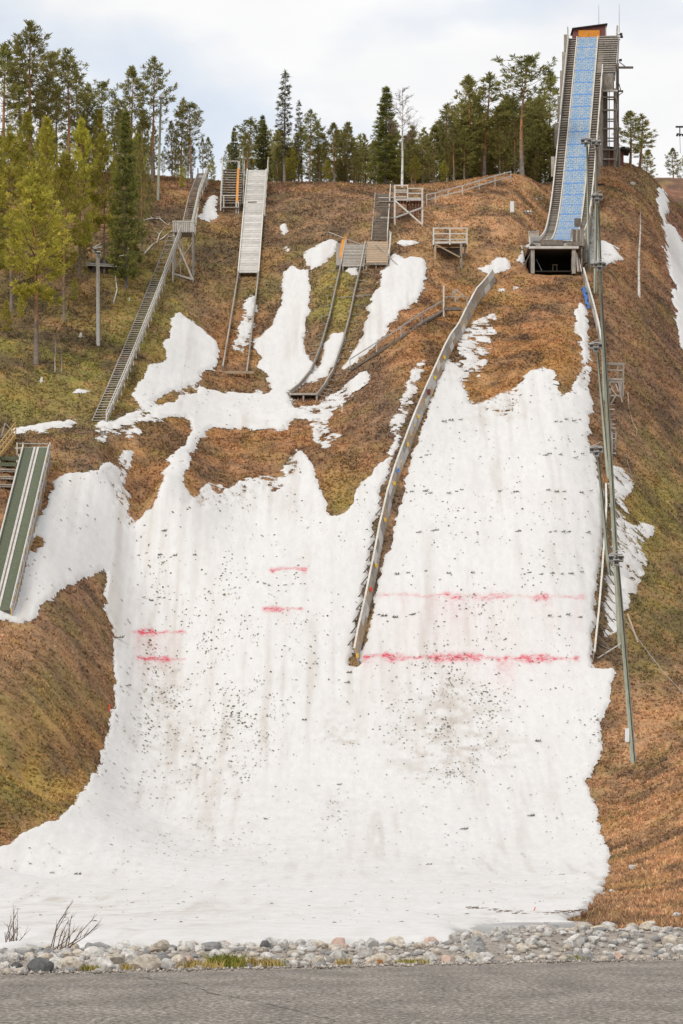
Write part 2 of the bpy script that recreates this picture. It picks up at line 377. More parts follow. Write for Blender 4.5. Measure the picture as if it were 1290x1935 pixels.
def blur(a, r):
    for _ in range(2):
        for ax in (0, 1):
            p = np.pad(a, [(r + 1, r) if k == ax else (0, 0) for k in (0, 1)], mode='edge'); c = np.cumsum(p, ax)
            n = 2 * r + 1
            a = (np.take(c, range(n, c.shape[ax]), ax) - np.take(c, range(0, c.shape[ax] - n), ax)) / n
    return a
_sm = np.zeros((_mh, _mw))
for poly, dens in SNOW: _sm = np.maximum(_sm, poly_mask(poly) * dens)
for poly in HOLES: _sm[poly_mask(poly)] = 0
THIN = [[(870, 690), (985, 700), (1000, 750), (960, 790), (900, 795), (875, 760)], [(340, 880), (560, 850), (560, 925), (480, 950), (420, 960), (345, 965)], [(1040, 700), (1115, 690), (1112, 745), (1060, 770), (1030, 740)], [(165, 806), (300, 770), (300, 800), (170, 830)], [(540, 740), (660, 700), (660, 850), (580, 850)], [(205, 850), (260, 845), (262, 1010), (215, 1000)]]
for poly in THIN: _sm = np.where(poly_mask(poly), _sm * .74, _sm)
_sm = np.maximum(blur(_sm, 4), .96 * blur(_sm, 1))
def msample(M, px, py):
    fx = np.clip((px - MX0) / MS - 0.5, 0, _mw - 1.001); fy = np.clip((py - MY0) / MS - 0.5, 0, _mh - 1.001)
    i = fx.astype(int); j = fy.astype(int); u = fx - i; v = fy - j
    return (M[j, i] * (1 - u) + M[j, i + 1] * u) * (1 - v) + (M[j + 1, i] * (1 - u) + M[j + 1, i + 1] * u) * v
def snow_field(X, Y, Z):
    """>0 where snow lies"""
    px, py = to_px(X, Y, Z)
    wx = 9 * fbm(X * 0.5, Y * 0.5, 3, 4); wy = 8 * fbm(X * 0.5, Y * 0.5, 9, 4)
    s = msample(_sm, px + wx, py + wy)
    return s - 0.5 + (0.50 * fbm(X * 0.7, Y * 0.6, 21, 5) + 0.26 * fbm(X * 2.6, Y * 2.3, 25, 3)) * (1 - 0.8 * sstep(0.78, 0.99, s)) * sstep(0.0, 0.30, s)

# ---- colours of the ground cover (what grows there), as patches
COLS = {'brown': (0.120, 0.072, 0.043), 'tan': (0.30, 0.165, 0.075), 'orange': (0.235, 0.105, 0.035), 'olive': (0.105, 0.090, 0.026), 'moss': (0.165, 0.148, 0.024), 'gold': (0.25, 0.145, 0.02), 'red': (0.135, 0.062, 0.046), 'dark': (0.060, 0.040, 0.027)}
COLS = {k: np.array(v) for k, v in COLS.items()}
PATCH = [  # centre px,py, radii, colour, weight
 (900, 420, 150, 90, 'tan', 1.2), (1000, 350, 80, 40, 'tan', 1.0), (1140, 340, 40, 30, 'tan', 1.0), (960, 620, 130, 120, 'orange', 1.1), (900, 560, 60, 60, 'gold', .5), (880, 700, 70, 60, 'gold', .5), (1000, 560, 60, 50, 'brown', .6), (1040, 690, 60, 40, 'gold', .5),
 (450, 860, 110, 70, 'orange', .9), (450, 900, 100, 40, 'brown', .6), (300, 880, 70, 110, 'orange', .9), (280, 830, 50, 40, 'gold', .5), (620, 860, 50, 90, 'orange', .7), (640, 930, 40, 50, 'moss', .6), (680, 780, 60, 60, 'brown', 1), (130, 1240, 110, 110, 'brown', 1.7), (150, 1380, 60, 120, 'orange', 1.0), (40, 1230, 60, 60, 'tan', .8), (100, 1330, 70, 90, 'moss', .7), (60, 1450, 100, 90, 'gold', .5), (60, 1490, 90, 60, 'moss', .6), (20, 1580, 60, 40, 'orange', .8),
 (1240, 1600, 100, 130, 'tan', 1.3), (1220, 1380, 90, 80, 'tan', .7), (1230, 1150, 70, 110, 'olive', .9), (1240, 960, 70, 90, 'moss', .6), (1200, 750, 90, 120, 'brown', 1.0), (1200, 450, 60, 140, 'brown', .8), (1180, 480, 40, 80, 'orange', .6), (1290, 450, 30, 140, 'red', 2.5), (1275, 340, 30, 20, 'red', 2.5), (1220, 350, 25, 30, 'olive', .7),
 (100, 650, 190, 130, 'olive', 1.5), (60, 740, 120, 60, 'moss', .9), (200, 720, 80, 60, 'olive', .8), (250, 600, 60, 140, 'moss', .7), (380, 470, 70, 60, 'moss', .35), (300, 700, 40, 70, 'gold', .5), (230, 420, 140, 60, 'brown', .9), (600, 400, 120, 50, 'brown', .9), (560, 440, 90, 50, 'olive', .35), (640, 560, 40, 70, 'moss', .8), (380, 520, 50, 60, 'brown', .7), (420, 640, 40, 60, 'orange', .6), (130, 830, 120, 30, 'brown', 1.0), (500, 540, 30, 50, 'olive', .6), (780, 610, 60, 50, 'orange', .7), (830, 470, 60, 30, 'olive', .3), (1140, 600, 20, 200, 'brown', .6), (440, 700, 50, 20, 'orange', .8)]
def ground_cols(X, Y, Z):
    px, py = to_px(X, Y, Z)
    px = px + 26 * fbm(X * .22, Y * .22, 40, 3); py = py + 26 * fbm(X * .22, Y * .22, 44, 3)
    n = len(X); acc = np.zeros((n, 3)); wt = np.zeros(n)
    bw = 0.35; acc += COLS['brown'] * bw; wt += bw
    a = np.clip(fbm(X * .12, Y * .12, 61, 3), 0, 1); acc += COLS['orange'] * (a * .8)[:, None]; wt += a * .8
    for cx, cy, rx, ry, c, w in PATCH:
        g = w * np.exp(-(((px - cx) / rx) ** 2 + ((py - cy) / ry) ** 2))
        acc += COLS[c] * g[:, None]; wt += g
    col = acc / wt[:, None]
    # heather, moss and dry grass mix at the scale of a metre
    h = fbm(X * .7, Y * .5, 71, 4)
    col = col * (1 + 0.35 * h[:, None])
    for fx, fy, lo, hi, w, c, sd_ in ((.33, .28, -.05, .40, .68, 'dark', 77), (.42, .36, .18, .55, .42, 'tan', 83), (.36, .34, .05, .45, .72, 'moss', 91), (.9, .75, .12, .50, .45, 'dark', 107), (1.0, .9, .2, .55, .32, 'tan', 111), (.75, .7, .25, .55, .5, 'gold', 115)):
        k = w * sstep(lo, hi, fbm(X * fx, Y * fy, sd_, 4))[:, None]
        if c in ('moss', 'gold'): k = k * (.25 + .75 * sstep(-.1, .35, (col[:, 1] / col[:, 0])[:, None] - .62))
        col = col * (1 - k) + COLS[c] * k
    v = (1 - sstep(11, 17, Y - road_edge(X)))[:, None]; col = col * 1.75 * (1 - v) + np.array([.30, .26, .22]) * v
    lum = col.mean(1, keepdims=True); col = col * .86 + lum * np.array([1.06, .98, .92]) * .14
    return np.clip(col, 0.01, 1)

# ---- terrain mesh
def grid_faces(ny, nx):
    i = np.arange(ny * nx).reshape(ny, nx)
    return np.stack([i[:-1, :-1], i[:-1, 1:], i[1:, 1:], i[1:, :-1]], -1).reshape(-1, 4)
tx = np.unique(np.concatenate([np.arange(-90, -44, 2.0), np.arange(-44, 54, 0.5), np.arange(54, 100.1, 2.0)]))
ty = np.unique(np.concatenate([np.arange(40, 96, 1.0), np.arange(96, 250, .6), np.arange(250, 470, .5), np.arange(470, 625.1, 2.5)]))
TX, TY = np.meshgrid(tx, ty); TX = TX.ravel(); TY = TY.ravel(); TZ0 = ground(TX, TY)
_far = sstep(0, 14, TY - road_edge(TX))
TZ = TZ0 + _far * (0.10 * fbm(TX * .5, TY * .5, 5, 4) + 0.05 * fbm(TX * 1.3, TY * 1.3, 6, 2))
M_ground = attr_mat('heath_soil', 'gcol', nscale=3.0, namp=.35)
o = bpy.data.objects.new('hillside_ground', np_mesh('hillside_ground', np.stack([TX, TY, TZ], 1), grid_faces(len(ty), len(tx)), {'gcol': ground_cols(TX, TY, TZ0)}, True, M_ground)); link(o); tag(o, kind='structure')
# wide sheet beyond, to the horizon
M_fell = noise_mat('far_ground', [(.35, (.07, .06, .025)), (.65, (.12, .085, .045))], scale=.03, bump=0)
def ring(name, x0, x1, y0, y1, S=3000.0, z=-0.6):
    P = [(x0, y0, z), (x1, y0, z), (x1, y1, z), (x0, y1, z), (-S, -S, z), (S, -S, z), (S, S, z), (-S, S, z)]
    m = MB().poly(P, [(4, 5, 1, 0), (5, 6, 2, 1), (6, 7, 3, 2), (7, 4, 0, 3)])
    ob = m.build(name, M_fell); tag(ob, kind='structure'); return ob
ring('far_ground', -89, 99, -30, 624, z=-0.6)

# ---- snow sheet
sx = np.arange(-36, 52, 0.17); sy = np.concatenate([np.arange(66, 200, .5), np.arange(200, 462, 0.18)])
QX, QY = np.meshgrid(sx, sy); qs = QX.shape; QX = QX.ravel(); QY = QY.ravel(); QZ = ground(QX, QY)
SF = snow_field(QX, QY, QZ)
SF = np.minimum(SF, ((QY - road_edge(QX)) - 8.0 - 1.5 * fbm(QX * .6, QY * .3, 8, 3)) * .35)
QPX, QPY = to_px(QX, QY, QZ)
POND_Z = .62
POND = [(900, 1753), (940, 1746), (1000, 1741), (1060, 1738), (1098, 1739), (1110, 1748), (1118, 1762), (1070, 1768), (1000, 1766), (930, 1761)]
_pm = blur(poly_mask(POND).astype(float), 2); SF = np.minimum(SF, .45 - 1.4 * msample(_pm, *to_px(QX, QY, np.full(len(QX), POND_Z))) * (QY < 134))
_thick = 0.16 + 0.18 * sstep(0.0, 0.5, SF) 
_pf = sstep(3.0, 4.6, QX) * (1 - sstep(8.8, 10.2, QX)) * (1 - sstep(111, 118, QY)); SF = np.minimum(SF, .5 - .9 * _pf)
SF = np.where((QY < 150) & (SF < .12), SF - .12, SF)
QH = QZ + 0.065 + 0.23 * sstep(.03, .5, SF) - np.where(QY < 200, .6 * (1 - sstep(-.25, .12, SF)), 0)
QH += 0.05 * fbm(QX * .9, QY * .45, 13, 4) + 0.045 * fbm(QX * 1.8, QY * .12, 14, 3) + .03 * fbm(QX * .3, QY * 1.1, 15, 3)
# dye and dirt that lie in the snow
def seg(px0, py0, px1, py1, w, drip, s, dens=1.0, floor=.45):
    """a sprayed line across the slope, broken and with colour washed downhill from it"""
    t = np.clip((QPX - px0) / (px1 - px0), 0, 1); yc = py0 + (py1 - py0) * t + 4.0 * fbm(QPX * .05, QPX * 0 + s, s, 3)
    end = sstep(-4, 5, QPX - px0) * sstep(-4, 5, px1 - QPX)
    d = QPY - yc
    n = sstep(-.22, .35, fbm(QPX * .028 + s * 3.1, QPY * 0 + s, 30 + s, 4)); f = .45 + .9 * sstep(-.4, .5, fbm(QX * 3.1, QY * 3.1, 33 + s, 3)); wv = w * (.55 + .8 * n)
    line = np.exp(-(d / wv) ** 2) * (floor + (1.05 - floor) * n) * f
    wash = np.where(d > 0, np.exp(-d / drip), 0) * .42 * sstep(-.05, .7, fbm(QPX * .022, QPY * .004 + s, 50 + s, 4)) * f
    return dens * end * (line + wash)
RED = seg(685, 1247, 1095, 1251, 5.4, 24, 1, 1.15, .55) + seg(712, 1131, 1108, 1134, 4.6, 60, 2, 1.25, .5) * (.40 + .55 * np.exp(-((QPX - 1075) / 40) ** 2) + .3 * np.exp(-((QPX - 800) / 60) ** 2)) + seg(249, 1199, 353, 1201, 3.6, 34, 3, 1.3, .75) + seg(258, 1250, 350, 1252, 3.0, 12, 4, 1.15, .75) + seg(510, 1083, 580, 1082, 3.2, 18, 5, 1.25, .8) + seg(495, 1157, 572, 1158, 3.3, 18, 6, 1.25, .8)
RED += .05 * np.exp(-(((QPX - 860) / 150) ** 2 + ((QPY - 1190) / 60) ** 2)) + .04 * np.exp(-(((QPX - 930) / 130) ** 2 + ((QPY - 1280) / 40) ** 2)) + .03 * np.exp(-(((QPX - 1000) / 100) ** 2 + ((QPY - 940) / 30) ** 2))
def blob(cx, cy, rx, ry, w): return w * np.exp(-(((QPX - cx) / rx) ** 2 + ((QPY - cy) / ry) ** 2))
DIRT = blob(850, 1350, 90, 70, .42) + blob(820, 1440, 90, 50, .40) + blob(930, 1420, 70, 50, .25) + blob(630, 1370, 28, 40, .5) + blob(655, 1400, 30, 20, .4) + blob(310, 1290, 40, 60, .42) + blob(290, 1420, 60, 80, .25) + blob(400, 1400, 80, 100, .18) + blob(420, 1600, 300, 90, .12) + blob(640, 1530, 30, 25, .25) + blob(950, 1680, 200, 40, .16) + blob(300, 1750, 400, 40, .28) + blob(80, 1725, 120, 40, .2) + blob(1000, 1750, 120, 14, .6) + blob(310, 1050, 60, 60, .08) + blob(930, 780, 60, 30, .3) + blob(450, 950, 100, 30, .12) + blob(450, 800, 100, 10, .15) + blob(880, 700, 40, 40, .3)
DIRT = .62 * DIRT * (.10 + 1.7 * sstep(-.25, .55, fbm(QX * 1.1, QY * .8, 95, 5))) + .34 * sstep(-.15, .6, fbm(QX * 1.5, QY * .07, 97, 4)) * sstep(-.4, .5, fbm(QX * .12, QY * .05, 98, 3)) + .06 * sstep(-.2, .6, fbm(QX * .25, QY * .2, 101, 4)) + .50 * (1 - sstep(0.0, .30, SF)) * sstep(-.3, .4, fbm(QX * 1.6, QY, 99, 3))
keep = SF > -.24
fq = grid_faces(len(sy), len(sx)); fq = fq[keep[fq].any(1)]
used = np.unique(fq); remap = np.full(len(QX), -1, np.int64); remap[used] = np.arange(len(used))
m, t, b = mat_new('old_snow')
a1 = t.nodes.new('ShaderNodeAttribute'); a1.attribute_name = 'dye'
a2 = t.nodes.new('ShaderNodeAttribute'); a2.attribute_name = 'dirt'
tcn = t.nodes.new('ShaderNodeTexCoord'); mpn = t.nodes.new('ShaderNodeMapping'); mpn.inputs['Scale'].default_value = (1, .3, .3)
t.links.new(tcn.outputs['Object'], mpn.inputs['Vector'])
nn = t.nodes.new('ShaderNodeTexNoise'); nn.inputs['Scale'].default_value = 2.2; nn.inputs['Detail'].default_value = 8; nn.inputs['Roughness'].default_value = .7
t.links.new(mpn.outputs['Vector'], nn.inputs['Vector'])
rr = ramp(t, [(.3, (.59, .58, .57)), (.62, (.655, .645, .63))]); t.links.new(nn.outputs['Fac'], rr.inputs['Fac'])
m1 = t.nodes.new('ShaderNodeMix'); m1.data_type = 'RGBA'; t.links.new(a2.outputs['Fac'], m1.inputs[0]); t.links.new(rr.outputs['Color'], m1.inputs[6]); m1.inputs[7].default_value = (.36, .30, .24, 1)
m2 = t.nodes.new('ShaderNodeMix'); m2.data_type = 'RGBA'; m2.clamp_factor = True; t.links.new(a1.outputs['Fac'], m2.inputs[0]); t.links.new(m1.outputs[2], m2.inputs[6]); m2.inputs[7].default_value = (.54, .05, .085, 1)
t.links.new(m2.outputs[2], b.inputs['Base Color']); b.inputs['Roughness'].default_value = .75; b.inputs['Specular IOR Level'].default_value = .25
nb = t.nodes.new('ShaderNodeTexNoise'); nb.inputs['Scale'].default_value = 5; nb.inputs['Detail'].default_value = 7; nb.inputs['Roughness'].default_value = .65; t.links.new(mpn.outputs['Vector'], nb.inputs['Vector'])
bp_ = t.nodes.new('ShaderNodeBump'); bp_.inputs['Strength'].default_value = .28; bp_.inputs['Distance'].default_value = .08; t.links.new(nb.outputs['Fac'], bp_.inputs['Height']); t.links.new(bp_.outputs['Normal'], b.inputs['Normal'])
# the margin melts out in scraps: the sheet is cut by a fine noise where it thins to nothing
a3 = t.nodes.new('ShaderNodeAttribute'); a3.attribute_name = 'sf'
ne = t.nodes.new('ShaderNodeTexNoise'); ne.inputs['Scale'].default_value = 1.9; ne.inputs['Detail'].default_value = 6; ne.inputs['Roughness'].default_value = .75; t.links.new(tcn.outputs['Object'], ne.inputs['Vector'])
ma = t.nodes.new('ShaderNodeMath'); ma.operation = 'MULTIPLY_ADD'; ma.inputs[1].default_value = 1.05; t.links.new(ne.outputs['Fac'], ma.inputs[0]); t.links.new(a3.outputs['Fac'], ma.inputs[2])
gt = t.nodes.new('ShaderNodeMath'); gt.operation = 'GREATER_THAN'; gt.inputs[1].default_value = .56; t.links.new(ma.outputs[0], gt.inputs[0])
tp = t.nodes.new('ShaderNodeBsdfTransparent'); mxs = t.nodes.new('ShaderNodeMixShader'); t.links.new(gt.outputs[0], mxs.inputs[0]); t.links.new(tp.outputs[0], mxs.inputs[1]); t.links.new(b.outputs[0], mxs.inputs[2]); t.links.new(mxs.outputs[0], t.nodes['Material Output'].inputs['Surface'])
# dye is grainy
nd = t.nodes.new('ShaderNodeTexNoise'); nd.inputs['Scale'].default_value = 3.5; nd.inputs['Detail'].default_value = 6; nd.inputs['Roughness'].default_value = .8; t.links.new(tcn.outputs['Object'], nd.inputs['Vector'])
md = t.nodes.new('ShaderNodeMapRange'); md.inputs['From Min'].default_value = .36; md.inputs['From Max'].default_value = .6; md.inputs['To Min'].default_value = .15; md.inputs['To Max'].default_value = 1.25; t.links.new(nd.outputs['Fac'], md.inputs['Value'])
mm = t.nodes.new('ShaderNodeMath'); mm.operation = 'MULTIPLY'; mm.use_clamp = True; t.links.new(a1.outputs['Fac'], mm.inputs[0]); t.links.new(md.outputs['Result'], mm.inputs[1]); t.links.new(mm.outputs[0], m2.inputs[0])
M_snow = m
so = bpy.data.objects.new('snow_cover', np_mesh('snow_cover', np.stack([QX, QY, QH], 1)[used], remap[fq], {'sf': SF[used], 'dye': np.clip(RED, 0, 1)[used], 'dirt': np.clip(DIRT, 0, .85)[used]}, True, M_snow)); link(so); tag(so, kind='structure')
# ------------------------------------------------------------------ things, parts and pieces
class Thing:
    """an Empty at the thing's base; parts are meshes given in world coordinates"""
    def __init__(s, name, label, cat, base, group=None):
        s.base = Vector(base); s.o = empty(name, s.base); tag(s.o, label, cat, group)
    def part(s, name, mb, mat, sub=None, smooth=False, kind=None, label=None):
        b = s.base; mb.v = [(x - b.x, y - b.y, z - b.z) for x, y, z in mb.v]
        return mb.build(name, mat, sub or s.o, smooth, kind, label)
    def piece(s, name, mesh, loc, rot=None, sub=None):
        ob = bpy.data.objects.new(name, mesh); link(ob, sub or s.o); ob.location = Vector(loc) - s.base
        if rot is not None: ob.rotation_euler = rot
        return ob
def single(name, mb, mat, base, label, cat, group=None, smooth=False):
    b = Vector(base); mb.v = [(x - b.x, y - b.y, z - b.z) for x, y, z in mb.v]
    ob = mb.build(name, mat, None, smooth); ob.location = b; return tag(ob, label, cat, group)
def box_mesh(name, dx, dy, dz, mat): return MB().box((0, 0, 0), (dx, dy, dz)).mesh(name, mat)
def lerp(a, b, t): return a + (b - a) * t
def vl(a, b, t): return Vector(a).lerp(Vector(b), t)
def V(px, py, Y): return Vector(W(px, py, Y))
WOODG = [(.25, (.20, .170, .140)), (.5, (.32, .285, .245)), (.75, (.45, .41, .36))]
M_wood = noise_mat('weathered_grey_wood', WOODG, scale=2.5, bump=.25, rnd=.22, stretch=(2, 2, .6))
M_woodp = noise_mat('pale_weathered_boards', [(.25, (.38, .355, .325)), (.5, (.50, .475, .44)), (.8, (.60, .58, .55))], scale=2.2, bump=.2, rnd=.14)
M_woodd = noise_mat('dark_weathered_boards', [(.25, (.085, .07, .057)), (.5, (.15, .125, .103)), (.8, (.22, .19, .16))], scale=2.5, bump=.25, rnd=.25)
M_woodt = noise_mat('tan_boards', [(.25, (.29, .21, .14)), (.5, (.38, .28, .19)), (.8, (.46, .36, .25))], scale=2.4, bump=.2, rnd=.16)
M_woodw = noise_mat('bleached_rail_wood', [(.25, (.45, .425, .37)), (.5, (.56, .535, .48)), (.8, (.66, .64, .60))], scale=3, bump=.15, rnd=.1)
M_yell = noise_mat('fresh_yellow_timber', [(.3, (.42, .27, .09)), (.7, (.55, .37, .15))], scale=3, bump=.15, rnd=.1)
M_orange = noise_mat('orange_paint', [(.3, (.58, .22, .03)), (.7, (.70, .30, .06))], scale=2, bump=.1)
M_redw = noise_mat('red_ochre_boards', [(.3, (.155, .062, .055)), (.7, (.22, .092, .08))], scale=2, bump=.2)
M_green = noise_mat('green_plastic_turf', [(.3, (.075, .088, .055)), (.7, (.135, .150, .10))], scale=6, bump=.4, rnd=.1)
M_pole = noise_mat('impregnated_pole', [(.25, (.20, .205, .15)), (.5, (.30, .31, .24)), (.8, (.41, .41, .34))], scale=2, bump=.2, stretch=(3, 3, .5), rnd=.12)
M_steel = noise_mat('galvanised_steel', [(.3, (.30, .30, .30)), (.7, (.48, .48, .47))], scale=5, bump=.05, rough=.5, metal=.3)
M_dark = noise_mat('dark_metal', [(.3, (.02, .02, .022)), (.7, (.05, .05, .05))], scale=5, bump=.05, rough=.6)
M_yplate = noise_mat('yellow_plate', [(.3, (.62, .40, .03)), (.7, (.72, .48, .06))], scale=9, bump=0)
M_rplate = noise_mat('red_plate', [(.3, (.60, .08, .04)), (.7, (.68, .12, .06))], scale=9, bump=0)
M_bplate = noise_mat('blue_plate', [(.3, (.07, .19, .52)), (.7, (.15, .30, .62))], scale=6, bump=.2)
M_white = noise_mat('white_paint', [(.3, (.66, .66, .65)), (.7, (.76, .76, .75))], scale=6, bump=0)
M_bark = noise_mat('pine_bark', [(.3, (.12, .085, .065)), (.7, (.24, .18, .14))], scale=5, bump=.5, stretch=(2, 2, .5))
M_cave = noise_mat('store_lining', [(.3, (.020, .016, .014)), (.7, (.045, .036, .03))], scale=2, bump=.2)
# ------------------------------------------------------------------ heath cover on bare ground
def leafy(name, attr, tr=.18):
    m = attr_mat(name, attr); t = m.node_tree; b = t.nodes['Principled BSDF']; a = next(n for n in t.nodes if n.type == 'ATTRIBUTE')
    tl = t.nodes.new('ShaderNodeBsdfTranslucent'); t.links.new(a.outputs['Color'], tl.inputs['Color']); mx_ = t.nodes.new('ShaderNodeMixShader'); mx_.inputs[0].default_value = tr
    t.links.new(b.outputs[0], mx_.inputs[1]); t.links.new(tl.outputs[0], mx_.inputs[2]); t.links.new(mx_.outputs[0], t.nodes['Material Output'].inputs['Surface']); return m
def cover():
    n = 430000
    Y = 96 + (462 - 96) * rng.random(n) ** 0.8
    X = (rng.random(n) - .5) * (Y * 0.2015 + 8)
    Z = ground(X, Y); sf = snow_field(X, Y, Z); px, py = to_px(X, Y, Z)
    k = (sf < -.02 + .34 * rng.random(n) ** 3.5) & (Y - road_edge(X) > 12) & ~((np.abs(X - AXI(Y)) < 3.4) & (Y > 372.2) & (Y < 381.5))
    k &= ~((np.abs(X - AXI(Y)) < 2.5) & (Y > 372) & (Y < 446) & (rng.random(n) < .8))
    X, Y, Z = X[k], Y[k], Z[k]; n = len(X)
    col = ground_cols(X, Y, Z) * (0.80 + .95 * rng.random((n, 1)) ** 1.4)
    col = col * (1 + .05 * rng.standard_normal((n, 3)))
    nb = 4
    s = (.12 + .20 * rng.random(n) ** 2)
    a = rng.random((n, nb)) * 2 * np.pi; el = .45 + .8 * rng.random((n, nb)); ln = s[:, None] * (.6 + .8 * rng.random((n, nb)))
    dx, dy, dz = np.cos(a) * np.cos(el) * ln, np.sin(a) * np.cos(el) * ln, np.sin(el) * ln
    b = rng.normal(0, .7, (n, nb)); w = .035 + .06 * rng.random((n, nb)); pxn, pyn = np.cos(b) * w, np.sin(b) * w
    bx = X[:, None] + .12 * (rng.random((n, nb)) - .5); by = Y[:, None] + .12 * (rng.random((n, nb)) - .5); bz = Z[:, None] - .03 + 0 * a
    P = np.stack([np.stack([bx + pxn, by + pyn, bz], -1), np.stack([bx - pxn, by - pyn, bz], -1), np.stack([bx + dx, by + dy, bz + dz], -1)], 2)
    P = P.reshape(-1, 3, 3); nrm = np.cross(P[:, 1] - P[:, 0], P[:, 2] - P[:, 0]); fl = nrm @ np.array([0, -1, .05]) < 0
    P[fl] = P[fl][:, [1, 0, 2]]
    Vv = P.reshape(-1, 3); F = np.arange(len(Vv)).reshape(-1, 3)
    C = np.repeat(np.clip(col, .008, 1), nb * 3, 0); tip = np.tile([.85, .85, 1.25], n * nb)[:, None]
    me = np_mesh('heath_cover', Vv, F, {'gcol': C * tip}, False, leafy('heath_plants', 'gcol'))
    o = bpy.data.objects.new('heath_cover', me); link(o)
    tag(o, 'brown heather, dry grass and moss covering the bare hillside', 'heath', kind='stuff')
AXI = lambda Y: 23.6 + 0.114 * (Y - 373.0)            # axis of the large inrun
cover()
# ------------------------------------------------------------------ needles, bark and sprigs lying on the snow
DEB = [(850, 1330, 110, 70, .75), (850, 1400, 120, 70, .7), (820, 1270, 110, 60, .5), (930, 1200, 130, 90, .30), (850, 1000, 220, 150, .12), (1000, 1050, 80, 180, .12), (840, 1450, 100, 40, .7), (310, 1260, 50, 50, .8), (300, 1380, 60, 110, .8), (430, 1370, 90, 110, .7), (420, 1150, 130, 130, .30), (400, 1250, 100, 80, .45), (300, 1100, 80, 60, .3), (350, 1050, 60, 60, .25), (300, 1480, 110, 60, .5), (640, 1540, 40, 40, .5), (380, 1600, 250, 60, .22), (840, 1600, 250, 80, .08), (520, 1200, 120, 150, .15), (1120, 1400, 20, 60, .6), (1120, 1580, 18, 70, .35), (950, 770, 90, 30, .35), (450, 960, 120, 40, .25), (940, 900, 60, 60, .14), (660, 1400, 40, 60, .2)]
def debris():
    n = 600000
    Y = 112 + (345 - 112) * rng.random(n); X = (rng.random(n) - .5) * (Y * .2)
    Z = ground(X, Y); px, py = to_px(X, Y, Z); sf = snow_field(X, Y, Z)
    d = np.full(n, .06)
    for cx, cy, rx, ry, w in DEB: d = np.maximum(d, w * np.exp(-(((px - cx) / rx) ** 2 + ((py - cy) / ry) ** 2)))
    d *= .30 + 1.25 * sstep(-.3, .5, fbm(X * .7, Y * .25, 120, 4))
    lie = np.clip(((ground(X, Y + .5) - ground(X, Y - .5)) - (Z - CAMZ) / Y) / .42, .05, 1.1)
    k = (sf > .1) & (rng.random(n) < d * .62 * lie)
    X, Y, Z = X[k], Y[k], Z[k]; n = len(X)
    a = rng.random(n) * 2 * np.pi; s = .014 + .14 * rng.random(n) ** 4.2; asp = .25 + .4 * rng.random(n)
    zt = Z + .33
    eps = .5; sl = (ground(X, Y + eps) - ground(X, Y - eps)) / (2 * eps); slx = (ground(X + eps, Y) - ground(X - eps, Y)) / (2 * eps)
    pts = []
    for u, v, h in ((-1, -.3, 0), (0, -1, .02), (1, .1, .0), (.1, 1, .03)):
        ox = (np.cos(a) * u * 1.0 - np.sin(a) * v * asp) * s; oy = (np.sin(a) * u + np.cos(a) * v * asp) * s
        pts.append(np.stack([X + ox, Y + oy, zt + ox * slx + oy * sl + h + .02 * rng.random(n)], -1))
    Vv = np.stack(pts, 1).reshape(-1, 3); F = np.arange(len(Vv)).reshape(-1, 4)
    c = np.array([.135, .122, .07]) * (.6 + .9 * rng.random((n, 1))) * (1 + .15 * rng.standard_normal((n, 3)))
    o = bpy.data.objects.new('needle_litter', np_mesh('needle_litter', Vv, F, {'gcol': np.repeat(np.clip(c, .01, 1), 4, 0)}, False, attr_mat('litter', 'gcol'))); link(o)
    tag(o, 'dark needles and bark bits scattered over the snow', 'litter', kind='stuff')
debris()
M_sprig = noise_mat('spruce_sprig', [(.3, (.030, .035, .014)), (.7, (.075, .075, .03))], scale=9, bump=0, rnd=.3)
def sprig_mesh(seed):
    r = random.Random(seed); m = MB()
    m.tube([(-.22, 0, .03), (0, .02, .05), (.24, 0, .03)], [.014, .012, .006], 5)
    for k in range(26):
        t = -.2 + .42 * r.random(); a = r.choice((-1, 1)) * (0.6 + .7 * r.random()); L_ = .10 + .12 * r.random()
        p = Vector((t, 0, .04)); q = p + Vector((math.cos(a) * L_, math.sin(a) * L_, .02 + .10 * r.random()))
        w = Vector((-math.sin(a), math.cos(a), 0)) * .022
        m.poly([p + w, p - w, q], [(0, 1, 2)])
    return m.mesh('spruce_sprig', M_sprig)
SPR = [sprig_mesh(i) for i in range(5)]
def on_snow(px, py):
    p = G(px, py); p.z += .27; return p
def sprig(px, py, s, label, group):
    p = on_snow(px, py); ob = bpy.data.objects.new('spruce_sprig', RND.choice(SPR)); link(ob); ob.location = p
    sl = (gz(p.x, p.y + .5) - gz(p.x, p.y - .5))
    ob.rotation_euler = (math.atan(sl), 0, RND.uniform(-.7, .7)); ob.scale = (s, s, s * 1.2); tag(ob, label, 'sprig', group)
ROWS = [(803, [838, 849, 867, 1048, 1057, 1072, 1084, 1095], 'topmost'), (868, [793, 806, 1027, 1035, 1057, 1087, 1098], 'second'), (936, [777, 803, 809, 848, 864, 873, 947, 974, 1036, 1050, 1064, 1099, 1115], 'third'), (1012, [790, 814, 826, 980, 1037, 1048, 1062, 1076, 1108], 'fourth'), (1089, [748, 773, 806, 845, 893, 998, 1020, 1044, 1060, 1078, 1098], 'fifth'), (1172, [712, 727, 746, 780, 1040, 1058, 1074, 1094], 'sixth')]
for py, xs, w in ROWS:
    for px in xs: sprig(px + RND.uniform(-3, 3), py + RND.uniform(-4, 4), RND.uniform(.75, 1.25), 'spruce sprig in the %s marker row across the large landing slope' % w, 'spruce sprigs in the %s row of the large landing slope' % w)
